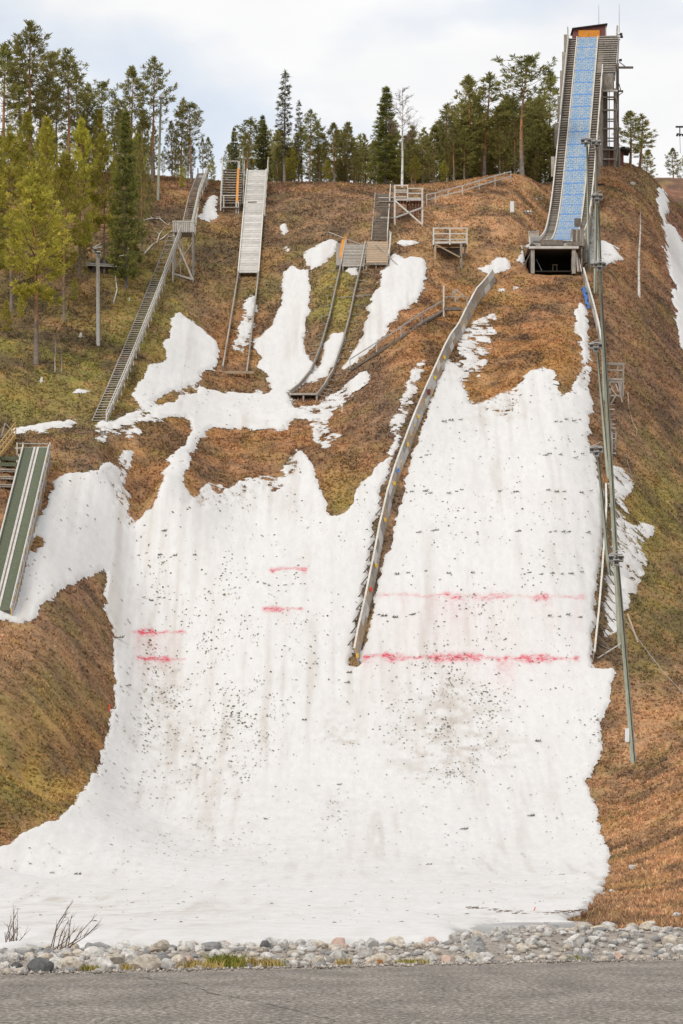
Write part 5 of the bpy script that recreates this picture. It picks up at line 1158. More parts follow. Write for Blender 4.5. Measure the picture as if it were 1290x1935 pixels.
# ---- board walls along the large landing
def board_wall(name, pts, h, lean, label, mat, strut_from=None, sgn=-1, w=.10):
    Q = []
    for (a, b_) in zip(pts[:-1], pts[1:]):
        p, q = G(*a), G(*b_); n = max(1, round((q - p).length / 2.2))
        for k in range(n): Q.append(p.lerp(q, k / n))
    Q.append(G(*pts[-1]))
    Q = [Vector((q.x, q.y, gz(q.x, q.y))) for q in Q]
    T = Thing(name, label, 'board wall', Q[-1])
    up = Vector((sgn * lean, 0, 1)) * h
    for i, (a, b_) in enumerate(zip(Q[:-1], Q[1:])):
        jit = RND.uniform(-.03, .03); e = (b_ - a) * .008
        for lo, hi, mm in ((0.03, .48, RND.choice(mat)), (.5, 1.0, RND.choice(mat))):
            A_, B_ = a + up * lo + Vector((jit, 0, 0)) + e, b_ + up * lo + Vector((jit, 0, 0)) - e; C_, D_ = b_ + up * hi + Vector((jit, 0, 0)) - e, a + up * hi + Vector((jit, 0, 0)) + e
            o_ = Vector((.05, .01, 0)); T.part('panel', MB().poly([A_, B_, C_, D_, A_ + o_, B_ + o_, C_ + o_, D_ + o_], [(0, 1, 2, 3), (7, 6, 5, 4), (0, 4, 5, 1), (1, 5, 6, 2), (2, 6, 7, 3), (3, 7, 4, 0)]), mm)
        T.part('wall_post', MB().beam(a + Vector((sgn * .1, 0, -.3)), a + up * 1.02 + Vector((sgn * .1, 0, 0)), .10), M_wood)
        T.part('cap_rail', MB().beam(a + up * 1.03, b_ + up * 1.03, .16, .06), M_woodw)
        if strut_from is not None and i >= strut_from:
            s0 = a + up * .8 + Vector((sgn * .1, 0, 0)); e0 = Vector((a.x + sgn * 1.35, a.y - .4, 0)); e0.z = gz(e0.x, e0.y) + .1
            T.part('strut', MB().beam(s0, e0, .08), M_woodd)
            if i % 2: T.part('strut', MB().beam(Vector((a.x + sgn * .1, a.y, a.z + .15)), e0, .07), M_wood)
    return T, Q, up
LW, LQ, lup = board_wall('long_board_wall', [(936, 533), (907, 568), (884, 612), (852, 668), (818, 742), (792, 803), (772, 856), (754, 905), (739, 955), (724, 1020), (712, 1085), (698, 1155), (683, 1222), (677, 1256)], 1.3, .26, 'long weathered board wall along the left edge of the large landing slope', [M_wood, M_woodp, M_wood, M_woodt], 22, -1)
def wall_mark(T, Q, up, py, mat, s, nm):
    best = min(Q, key=lambda q: abs(to_px(q.x, q.y, q.z)[1] - py)); p = best + up * .55 + Vector((.10, -.35, 0)); T.part(nm, MB().box(p, (.05, .30 * s, .34 * s)).box(p + Vector((0, -.1, 0)), (.20 * s, .04, .34 * s)), mat)
for py in (690, 733, 795, 858, 925, 1003, 1080, 1242): wall_mark(LW, LQ, lup, py, M_yplate, 1.0, 'distance_marker')
for py in (708, 755, 770, 815, 835, 880, 900): wall_mark(LW, LQ, lup, py, M_yplate, .45, 'distance_marker')
wall_mark(LW, LQ, lup, 1130, M_rplate, 1.1, 'distance_marker'); wall_mark(LW, LQ, lup, 915, M_bplate, 1.1, 'distance_marker'); wall_mark(LW, LQ, lup, 752, M_redw, 1.6, 'red_panel')
board_wall('short_board_wall', [(1100, 527), (1108, 556), (1118, 590), (1128, 630), (1134, 665)], 1.15, .10, 'short curved board wall at the upper right edge of the large landing', [M_woodp, M_wood], None, 1)
board_wall('right_board_wall', [(1141, 935), (1142, 975), (1138, 1040), (1133, 1110), (1127, 1180), (1119, 1256)], 1.0, .16, 'weathered board wall with side struts along the lower right landing edge', [M_woodd, M_wood], 0, 1)
q = G(1110, 572); bn = MB()
for k in range(26):
    c = G(1106 + k * .35, 548 + k * 1.6); bn.box((c.x - .25 + RND.uniform(-.1, .1), c.y, c.z + RND.uniform(.1, .55)), (.22, .25, .3), Matrix.Rotation(RND.uniform(-1, 1), 3, 'Y'))
single('blue_netting', bn, M_bplate, q, 'crumpled blue netting hung inside the short curved board wall', 'netting')

# ---- light poles on the right
def flood_head(T, p, s=1.0, n=3):
    T.part('lamp_platform', MB().box(p + Vector((0, 0, .05)), (1.0 * s, .8 * s, .08)).beam(p + Vector((-.45 * s, 0, .1)), p + Vector((.45 * s, 0, .5)), .05), M_steel)
    for k in range(n):
        c = p + Vector(((k - (n - 1) / 2) * .36 * s + RND.uniform(-.05, .05), -.25, -.35 - .32 * (k % 2))); rot = Matrix.Rotation(RND.uniform(-.4, .4), 3, 'Z') @ Matrix.Rotation(-.5, 3, 'X')
        fl = T.part('floodlight', MB().box(c, (.40 * s, .26, .34 * s), rot).box(c + Vector((0, -.12, .2 * s)), (.46 * s, .34, .05), rot), M_steel)
        T.part('lamp_bracket', MB().beam(c, p + Vector((0, 0, -.3)), .05), M_dark, fl); T.part('lens', MB().box(c + rot @ Vector((0, -.14, 0)), (.34 * s, .02, .28 * s), rot), M_dark, fl)
def light_pole(bx, by, tx_, ty_, r, label, heads=(0,), y0=60.0, foot=None):
    g = G(bx, by, y0); top = V(tx_, ty_, g.y); T = Thing('light_pole', label, 'light pole', g, 'wooden light poles beside the large landing')
    T.part('pole', MB().tube([g - Vector((0, 0, .5)), g.lerp(top, .5), top], [r, r * .85, r * .62], 10), M_pole, smooth=True)
    T.part('cable_conduit', MB().tube([g + Vector((.05, -r, 0)), g.lerp(top, .95) + Vector((.05, -r * .8, 0))], .035, 5), M_dark)
    for h in heads: flood_head(T, g.lerp(top, 1 - h) + Vector((-.1, -r, .1)))
    return T, g, top
light_pole(1112, 508, 1109, 266, .17, 'slim light pole at the right side of the take-off, leftmost', (0,))
light_pole(1124, 554, 1127, 270, .19, 'light pole right of the take-off, second from left', (0,))
light_pole(1143, 760, 1129, 372, .20, 'tall light pole with two lamp clusters below the tower', (0, .33))
light_pole(1173, 1226, 1133, 520, .24, 'very tall leaning pole running beside the whole right landing edge', ())
light_pole(1150, 905, 1127, 652, .18, 'light pole standing behind the very tall leaning pole, upper one', (0,))
light_pole(1152, 1090, 1128, 848, .18, 'light pole left of the very tall leaning pole, lower one', (0,))
T_, g_, top_ = light_pole(1197, 1440, 1165, 1052, .24, 'light pole with white meter box standing lowest on the right bank', (0,))
p = g_.lerp(top_, .13); T_.part('meter_box', MB().box(p + Vector((-.35, -.1, 0)), (.32, .26, 1.05)), M_white); T_.part('box_bracket', MB().box(p + Vector((-.12, 0, -.2)), (.3, .06, .06)), M_steel)
a = g_.lerp(top_, .72); e = V(1330, 1345, g_.y - 6); wr = MB(); pts = []
for k in range(13): t = k / 12; pts.append(a.lerp(e, t) - Vector((0, 0, 1.2 * math.sin(math.pi * t) * .5)))
T_.part('guy_wire', wr.tube(pts, .018, 4), M_steel)
p, q = G(1185, 1170), G(1205, 1217); prop('timber_stake', MB().beam(Vector((p.x, p.y, p.z + .4)), Vector((q.x, q.y, q.z + .1)), .14), M_woodt, 'tan timber leaning on the bank beside the lowest pole', 'stake', q)
p, q = G(1128, 1247), G(1172, 1228); prop('loose_pole', MB().tube([Vector((p.x, p.y, p.z + .1)), Vector((q.x, q.y, q.z + .5))], [.06, .05], 6), M_woodp, 'pale pole lying between the right board wall and tall pole', 'pole', p)

# ---- timber stand with steps on the right bank
def side_stand():
    g = G(1162, 772); Y = g.y; T = Thing('timber_stand', 'grey timber stand with ladder steps behind the tall right pole', 'stand', g)
    f = lambda px, py, dy=0: V(px, py, Y + dy)
    for px, t_, b_, dy in ((1177.5, 688, 750, 0), (1173, 722, 752, -.1), (1148, 686, 765, .3), (1151, 722, 772, 0), (1167, 688, 735, 1.4)): T.part('post', MB().beam(f(px, t_, dy), f(px - 1, b_, dy), .17), M_wood)
    for a, b_, py, h in ((1144, 1181, 687, .26), (1144, 1176, 699, .14), (1144, 1178, 716, .2), (1142, 1176, 721, .24), (1143, 1176, 747, .16)): T.part('beam', MB().beam(f(a, py), f(b_, py + 1.2), .14, h), M_wood)
    T.part('deck', MB().box(f(1160, 719, .8), (1.7, 1.7, .1)), M_wood)
    for a, pa, b_, pb in ((1148, 726, 1165, 748), (1163, 726, 1168, 740), (1146, 776, 1163, 748), (1168, 722, 1175, 760), (1152, 722, 1152, 745)): T.part('brace', MB().beam(f(a, pa, -.1), f(b_, pb, -.1), .13), M_wood)
    for px in (1147, 1163):
        a, b_ = G(px, 872), f(px - 8 if px > 1150 else px, 772); T.part('step_stringer', MB().beam(a + Vector((0, 0, .5)), Vector((b_.x, b_.y, b_.z)), .12, .18), M_woodd)
    for k in range(11):
        t = k / 10; p = G(1155, 868 - 92 * t); T.part('step', MB().box((p.x, p.y, p.z + .55), (.85 - .25 * t, .34, .07)), M_woodp if k % 3 == 0 else M_wood)
    for px in (1163, 1156): p = G(px, 862); T.part('step_post', MB().beam(p, p + Vector((0, 0, 2.3)), .12), M_wood)
    p = G(1155, 856); T.part('step_rail', MB().beam(p + Vector((-.6, 0, 1.0)), p + Vector((.5, 0, 1.0)), .1), M_wood); p = G(1152, 830); T.part('step_rail', MB().beam(p + Vector((-.4, 0, 1.2)), p + Vector((.6, 0, 1.0)), .1), M_wood)
side_stand()

# ---- green plastic jump at the left edge
def green_jump():
    g = G(30, 1090); T = Thing('green_ski_jump', 'small ski jump with green plastic inrun and pale tracks at the left edge', 'ski jump', g)
    A0 = SL(3, 1112, .9); B0 = SL(68, 846, 1.3); K = [A0 + (A0 - SL(36, 980, .9)) * .3] + [SL(lerp(3, 68, t), lerp(1112, 846, t), .95 + .3 * t) for t in (0, .25, .5, .75)] + [B0]
    A1 = K[0]; d = B0 - A0; sd_ = Vector((d.y, -d.x, 0)).normalized()
    def along(t):
        x = t * (len(K) - 1); i_ = min(int(x), len(K) - 2); return K[i_].lerp(K[i_ + 1], x - i_)
    def strip(nm, u0, u1, h, mat, th=.05):
        mb = MB()
        for a, b_ in zip(K[:-1], K[1:]): mb.beam(a + sd_ * ((u0 + u1) / 2) + Vector((0, 0, h)), b_ + sd_ * ((u0 + u1) / 2) + Vector((0, 0, h)), u1 - u0, th)
        T.part(nm, mb, mat)
    strip('green_mat', -1.02, -.02 - .2, .0, M_green); strip('green_mat', .30, 1.05, .0, M_green); strip('mat_underlay', -1.1, 1.1, -.08, M_woodd, .06)
    strip('ski_track', -.20, -.02, .06, M_woodp); strip('ski_track', .10, .28, .06, M_woodp); strip('track_groove', -.02, .10, .03, M_woodd)
    for s in (-1, 1): strip('edge_board', s * 1.13 - .05, s * 1.13 + .05, .12, M_woodw if s < 0 else M_woodp, .32)
    for k in range(30):
        p = along(k / 29) + sd_ * 1.22; gg = gz(p.x, p.y)
        T.part('side_post', MB().beam((p.x, p.y, gg - .2), p + Vector((0, 0, .25)), .10), M_woodp if k % 3 else M_yell)
    strip('side_rail', 1.22, 1.30, -.30, M_woodp, .14)
    for k in range(5):
        p = along(.2 + .2 * k) - sd_ * 1.1; T.part('support', MB().beam((p.x, p.y, gz(p.x, p.y) - .2), p, .14), M_wood)
    p = B0 + Vector((0, .3, .1)); T.part('start_bar', MB().beam(p - sd_ * 1.9 + Vector((0, 0, -.1)), p + sd_ * 1.25, .08, .09), M_woodw); T.part('start_bar', MB().beam(p - sd_ * 1.6 + Vector((0, .4, .35)), p + sd_ * 1.0 + Vector((0, .4, .35)), .06, .07), M_woodp)
    for s in (-1.7, -1.2, 1.2): T.part('start_post', MB().beam(p + sd_ * s - Vector((0, 0, 1.4)), p + sd_ * s + Vector((0, 0, .4)), .09), M_woodw)
    # benches up the left of it
    for k, (py, x1_, mt) in enumerate(((865, 38, M_green), (876, 35, M_green), (888, 32, M_wood), (902, 30, M_wood), (917, 26, M_wood))):
        c = G(15, py + 8); b_ = Thing('bench_step', ['uppermost green covered step left of the green jump', 'second green covered step left of the green jump', 'upper grey wooden step left of the green jump', 'middle grey wooden step left of the green jump', 'lowest grey wooden step left of the green jump'][k], 'step', c, 'wide steps beside the green jump')
        xr = V(x1_, py, c.y).x; xl = V(-60, py, c.y).x; z = V(10, py, c.y).z
        b_.part('step_board', MB().box(((xl + xr) / 2, c.y, z), (xr - xl, .75, .10)), mt); b_.part('step_riser', MB().box(((xl + xr) / 2, c.y - .36, z - .16), (xr - xl, .05, .24 if k < 2 else .10)), mt)
        for x in (xr - .1, V(0, py, c.y).x): b_.part('leg', MB().beam((x, c.y - .3, gz(x, c.y) - .2), (x, c.y - .3, z + (.25 if k < 2 else 0)), .11), M_woodp)
    S = Thing('yellow_rail_stair', 'stair with fresh yellow timber handrail at the left edge', 'stair', G(8, 856))
    A2, B2 = SL(-22, 868, .3), SL(14, 822, .4); stair(S, A2, B2, 1.5, 11, M_wood, M_yell, rail=(1,), rail_h=1.1, post_every=1.6, rail_mat=M_yell)
    p = V(20, 828, 309.5); S.part('rail_arm', MB().beam(p, p + Vector((.7, 0, -.02)), .08), M_yell)
    p = V(10, 800, 310); S.part('prop_pole', MB().beam(p, V(1, 830, 309), .09), M_wood); S.part('prop_pole', MB().beam(p, V(21, 812, 310), .07), M_wood)
green_jump()

# ---- lamp pole, tall pole, hut on the left hillside
g = G(185, 652); top = V(184, 478, g.y); T_ = Thing('light_pole', 'pale light pole with lamp head on the open left hillside', 'light pole', g)
T_.part('pole', MB().tube([g - Vector((0, 0, .4)), top], [.17, .13], 10), M_woodw, smooth=True); flood_head(T_, top + Vector((0, 0, .45)), .85, 2); T_.part('cable_conduit', MB().tube([g + Vector((.2, -.1, 0)), top + Vector((.17, -.1, 0))], .03, 5), M_steel)
wr = MB(); a = top + Vector((0, 0, -1.2)); e = V(-60, 662, 325); pts = []
a = V(184, 500, g.y)
for k in range(17): t = k / 16; pts.append(a.lerp(e, t) - Vector((0, 0, 3.2 * math.sin(math.pi * t) * .6)))
T_.part('overhead_wire', wr.tube(pts, .022, 4), M_dark)
g = G(298, 378); top = V(304, 184, g.y); T_ = Thing('light_pole', 'tall slim grey pole rising among the pines on the crest', 'light pole', g); T_.part('pole', MB().tube([g - Vector((0, 0, .4)), top], [.16, .11], 8), M_pole, smooth=True); T_.part('lamp', MB().box(top + Vector((.15, -.1, .1)), (.6, .4, .35)), M_steel)
g = G(196, 519); H_ = Thing('forest_hut', 'small low hut with pale roof edge under the pines', 'hut', g)
H_.part('wall', MB().box((g.x, g.y + 1.0, g.z + .45), (2.4, 1.6, 1.0)), M_woodd); H_.part('roof', MB().box((g.x, g.y + .8, g.z + 1.0), (3.6, 2.4, .12), Matrix.Rotation(.06, 3, 'Y')), M_steel); H_.part('roof_edge', MB().beam((g.x - 1.8, g.y - .4, g.z + .92), (g.x + 1.8, g.y - .4, g.z + .72), .1, .12), M_woodw)
H_.part('gable', MB().poly([(g.x - 1.0, g.y + .9, g.z + 1.05), (g.x + .9, g.y + .9, g.z + 1.05), (g.x - .1, g.y + .9, g.z + 2.0), (g.x - 1.0, g.y + 1.1, g.z + 1.05), (g.x + .9, g.y + 1.1, g.z + 1.05), (g.x - .1, g.y + 1.1, g.z + 2.0)], [(0, 1, 2), (5, 4, 3), (0, 2, 5, 3), (1, 4, 5, 2), (0, 3, 4, 1)]), M_woodd)

# ---- small things on the slopes
g = G(967, 402); T_ = Thing('utility_box', 'white utility box on the tan slope left of the inrun', 'utility box', g); T_.part('cabinet', MB().box(g + Vector((0, 0, .62)), (.42, .4, 1.2)), M_white); T_.part('side_panel', MB().box(g + Vector((.26, -.02, .6)), (.1, .42, 1.1)), M_wood); T_.part('plinth', MB().box(g + Vector((0, 0, .0)), (.5, .5, .12)), M_wood)
g = G(993, 405); T_ = Thing('pallet', 'grey wooden pallet lying on the tan slope left of the inrun', 'pallet', g)
for k in range(5): T_.part('slat', MB().box(g + Vector((-.6 + .3 * k, .25, .22 + .05 * (k % 2))), (.2, 1.3, .05), Matrix.Rotation(.45, 3, 'X')), M_woodp)
for y in (-.3, .7): T_.part('bearer', MB().box(g + Vector((0, y, .1 + .28 * (y > 0))), (1.5, .12, .12)), M_woodd)
g = G(646, 779); single('marker_stake', MB().beam(g - Vector((0, 0, .2)), g + Vector((0, 0, .95)), .07), M_white, g, 'thin white marker stake on the middle bank', 'stake')
g = G(206, 1345); single('marker_stake', MB().beam(g - Vector((0, 0, .2)), g + Vector((.05, 0, .55)), .12), M_rplate, g, 'small orange red marker at the edge of the left bank', 'stake')
g = G(1009, 1736); single('marker_stake', MB().beam(g + Vector((-.05, 0, .25)), g + Vector((.05, 0, .48)), .04), M_rplate, g, 'tiny red marker beside the melt water', 'stake')
M_birch = noise_mat('birch_bark', [(.35, (.16, .14, .12)), (.45, (.55, .53, .49)), (.8, (.70, .68, .64))], scale=3.5, bump=.2, stretch=(1, 1, 2.2))
g = G(1207, 561); top = V(1209.5, 390, g.y); T_ = Thing('dead_birch', 'bare dead birch stem standing alone on the right flank', 'tree', g); T_.part('trunk', MB().tube([g - Vector((0, 0, .3)), g.lerp(top, .4) + Vector((-.08, 0, 0)), g.lerp(top, .75) + Vector((.05, 0, 0)), top], [.15, .12, .07, .025], 8), M_birch, smooth=True)
def branch_log(pts, r, label, mat=None, forks=3):
    Q = [G(px, py) for px, py in pts]; Q = [Vector((q.x + RND.uniform(-.15, .15), q.y, q.z + .12)) for q in Q]; T = Thing('fallen_branch', label, 'branch', Q[0]); n = len(Q)
    T.part('stem', MB().tube(Q, [lerp(r, r * .35, k / (n - 1)) for k in range(n)], 7), mat or M_woodw, smooth=True)
    for k in range(forks):
        i = RND.randrange(1, n); e = Q[i] + Vector((RND.uniform(-.6, .6), RND.uniform(-.3, .5), RND.uniform(.05, .35))); T.part('twig', MB().tube([Q[i], Q[i].lerp(e, .5) + Vector((0, 0, .1)), e], [r * .4, r * .3, r * .12], 5), mat or M_woodw)
branch_log([(1186, 745), (1190, 775), (1197, 800), (1203, 815), (1201, 832)], .07, 'pale fallen branch lying down the right flank', M_woodt)
branch_log([(272, 482), (290, 465), (308, 452), (322, 442)], .11, 'bleached fallen trunk left of the staircase landing')
branch_log([(268, 420), (285, 415), (300, 416), (316, 428)], .07, 'bleached branch pile above the fallen trunk', None, 6)
branch_log([(296, 462), (302, 445), (310, 436)], .07, 'short bleached limb lying across the fallen trunk')
branch_log([(205, 490), (230, 486), (255, 478)], .10, 'pale dead branch lying under the pines near the hut')
branch_log([(215, 575), (222, 550), (219, 520), (217, 500)], .09, 'crooked pale dead stem standing under the spruce', None, 5)
branch_log([(1185, 858), (1188, 880), (1192, 905)], .06, 'thin grey branch below the timber stand', M_wood)
for px, py, s, lb in ((152, 638, .5, 'small bleached stump on the open left hillside'), (78, 722, .5, 'bleached stump low on the mossy left slope'), (514, 345, 1.0, 'bleached stump on the crest right of the plank inrun'), (244, 568, .3, 'tiny pale stump under the spruce')):
    g = G(px, py); t_ = MB(); t_.tube([g - Vector((0, 0, .2)), g + Vector((.03, 0, .45 * s)), g + Vector((.06, 0, .9 * s))], [.40 * s, .27 * s, .2 * s], 9); Ts = Thing('tree_stump', lb, 'stump', g); Ts.part('bole', t_, M_woodw)
    for k in range(5): a = k * 1.25; e = g + Vector((math.cos(a) * .8 * s, math.sin(a) * .5 * s, -.02)); Ts.part('root', MB().tube([g + Vector((0, 0, .25 * s)), g.lerp(e, .6) + Vector((0, 0, .1 * s)), e], [.13 * s, .08 * s, .03 * s], 6), M_woodw)
# stones on the slopes
for px, py, s, lb in ((1195, 1643, .5, 'grey stone on the lower right bank'), (1155, 1688, .35, 'pale stone by the lower right snow edge'), (1140, 1693, .3, 'small stone by the lower right snow edge'), (1280, 1735, .4, 'flat pale stone low on the right bank'), (1195, 350, .8, 'grey boulder on the mound below the tower')):
    g = G(px, py); ob = bpy.data.objects.new('hillside_stone', RM['pale'][RND.randrange(4)]); link(ob); ob.location = g + Vector((0, 0, .1)); ob.scale = (s, s, s); tag(ob, lb, 'stone', 'stones on the slopes')
# rubble at the tower mound and dark pipes
for px, py, lb in ((1128, 352, 'dark pipes lying below the tower on the right'), (1040, 349, 'grey boards lying beside the inrun on the left')):
    g = G(px, py); prop('board_stack', MB().beam(g + Vector((-.8, 0, .15)), g + Vector((.8, .2, .25)), .2, .15).beam(g + Vector((-.6, .4, .2)), g + Vector((1.0, .3, .3)), .15, .12), M_dark if px > 1100 else M_wood, lb, 'boards', g)
# ski lift mast at the right edge
g = Vector(W(1303, 330, 480)); g.z = gz(g.x, g.y); T_ = Thing('ski_lift_mast', 'ski lift mast with crossarm and rollers at the right edge', 'lift mast', g); top = V(1303, 238, 480)
T_.part('mast', MB().tube([g - Vector((0, 0, .4)), top], [.22, .16], 10), M_dark); T_.part('crossarm', MB().beam(V(1276, 240, 480), V(1330, 240, 480), .2, .22), M_dark)
for px in (1284, 1322):
    T_.part('roller_hanger', MB().beam(V(px, 240, 480), V(px, 252, 480), .14), M_dark); T_.part('roller_beam', MB().beam(V(px - 6, 253, 480), V(px + 8, 255, 480), .16), M_dark)
    for k in (-5, 0, 6): p = V(px + k, 256, 480); T_.part('roller', MB().tube([p + Vector((0, -.1, 0)), p + Vector((0, .1, 0))], .16, 10), M_dark)
    T_.part('t_bar', MB().tube([V(px, 256, 480), V(px + 1, 290, 480)], .03, 4), M_dark)
# ------------------------------------------------------------------ trees
def foliage_mat(name):
    m, t, b = mat_new(name)
    a = t.nodes.new('ShaderNodeAttribute'); a.attribute_name = 'fcol'
    oi = t.nodes.new('ShaderNodeObjectInfo'); hs = t.nodes.new('ShaderNodeHueSaturation'); mr = t.nodes.new('ShaderNodeMapRange'); mr.inputs['To Min'].default_value = .75; mr.inputs['To Max'].default_value = 1.3
    mh = t.nodes.new('ShaderNodeMapRange'); mh.inputs['To Min'].default_value = .485; mh.inputs['To Max'].default_value = .51
    mu = t.nodes.new('ShaderNodeMath'); mu.operation = 'FRACT'; m7 = t.nodes.new('ShaderNodeMath'); m7.operation = 'MULTIPLY'; m7.inputs[1].default_value = 7.3
    t.links.new(oi.outputs['Random'], m7.inputs[0]); t.links.new(m7.outputs[0], mu.inputs[0]); t.links.new(mu.outputs[0], mh.inputs['Value']); t.links.new(mh.outputs['Result'], hs.inputs['Hue'])
    t.links.new(oi.outputs['Random'], mr.inputs['Value']); t.links.new(mr.outputs['Result'], hs.inputs['Value']); t.links.new(a.outputs['Color'], hs.inputs['Color'])
    t.links.new(hs.outputs['Color'], b.inputs['Base Color']); b.inputs['Roughness'].default_value = .7; b.inputs['Specular IOR Level'].default_value = .15
    tl = t.nodes.new('ShaderNodeBsdfTranslucent'); t.links.new(hs.outputs['Color'], tl.inputs['Color']); mx_ = t.nodes.new('ShaderNodeMixShader'); mx_.inputs[0].default_value = .5
    out = t.nodes['Material Output']; t.links.new(b.outputs[0], mx_.inputs[1]); t.links.new(tl.outputs[0], mx_.inputs[2]); t.links.new(mx_.outputs[0], out.inputs['Surface'])
    return m
M_fol = foliage_mat('conifer_needles')
def trunk_mat(name, lo, hi, z0, z1):
    m, t, b = mat_new(name); tc_ = t.nodes.new('ShaderNodeTexCoord'); sp = t.nodes.new('ShaderNodeSeparateXYZ'); t.links.new(tc_.outputs['Generated'], sp.inputs[0])
    n = t.nodes.new('ShaderNodeTexNoise'); n.inputs['Scale'].default_value = 4; n.inputs['Detail'].default_value = 6; t.links.new(tc_.outputs['Object'], n.inputs['Vector'])
    ad = t.nodes.new('ShaderNodeMath'); ad.operation = 'MULTIPLY_ADD'; ad.inputs[1].default_value = .35; t.links.new(n.outputs['Fac'], ad.inputs[0]); t.links.new(sp.outputs[2], ad.inputs[2])
    r = ramp(t, [(z0 + .17, lo), (z1 + .17, hi)]); t.links.new(ad.outputs[0], r.inputs['Fac'])
    mr = t.nodes.new('ShaderNodeMapRange'); mr.inputs['From Min'].default_value = .3; mr.inputs['From Max'].default_value = .7; mr.inputs['To Min'].default_value = .65; mr.inputs['To Max'].default_value = 1.3; t.links.new(n.outputs['Fac'], mr.inputs['Value'])
    hs = t.nodes.new('ShaderNodeHueSaturation'); t.links.new(mr.outputs['Result'], hs.inputs['Value']); t.links.new(r.outputs['Color'], hs.inputs['Color']); t.links.new(hs.outputs['Color'], b.inputs['Base Color']); b.inputs['Roughness'].default_value = .9
    return m
M_pinetrunk = trunk_mat('scots_pine_bark', (.17, .135, .11), (.34, .165, .075), .18, .42)
M_grtrunk = trunk_mat('spruce_bark', (.16, .135, .115), (.15, .115, .09), .2, .6)
M_limb = noise_mat('limb_bark', [(.3, (.11, .08, .06)), (.7, (.21, .15, .11))], scale=5, bump=0)
def tufts(P, D, size, n, r, cols, flat=.0):
    """needle sprays at points P growing along D"""
    P = np.asarray(P); D = np.asarray(D); m = len(P)
    d = D[:, None, :] + r.normal(0, .62, (m, n, 3)); d[..., 2] = d[..., 2] * (1 - flat) + .12
    d /= np.linalg.norm(d, axis=2, keepdims=True)
    ln = (size * (.55 + .8 * r.random((m, 1))))[..., None] * (.6 + .7 * r.random((m, n, 1)))
    w = np.cross(d, r.normal(0, 1, (m, n, 3))); w /= np.linalg.norm(w, axis=2, keepdims=True) + 1e-6
    b = P[:, None, :] + d * ln * .05 + r.normal(0, .04, (m, n, 3)); tip = b + d * ln; mid = b + d * ln * .55; ww = w * ln * .10
    Vv = np.stack([b, mid + ww, tip, mid - ww], 2).reshape(-1, 3); F = np.arange(len(Vv)).reshape(-1, 4)
    c0 = np.array(cols[0]); c1 = np.array(cols[1]); k = r.random((m, 1, 1)) ** 1.3; col = (c0 * (1 - k) + c1 * k) * (.8 + .4 * r.random((m, n, 1)))
    return Vv, F, np.repeat(col.reshape(-1, 3), 4, 0)
PINE = ((.185, .188, .062), (.42, .38, .125)); PINEB = ((.29, .285, .05), (.60, .52, .10)); SPRU = ((.145, .16, .05), (.31, .29, .08)); SPARSE = ((.10, .10, .045), (.20, .18, .07))
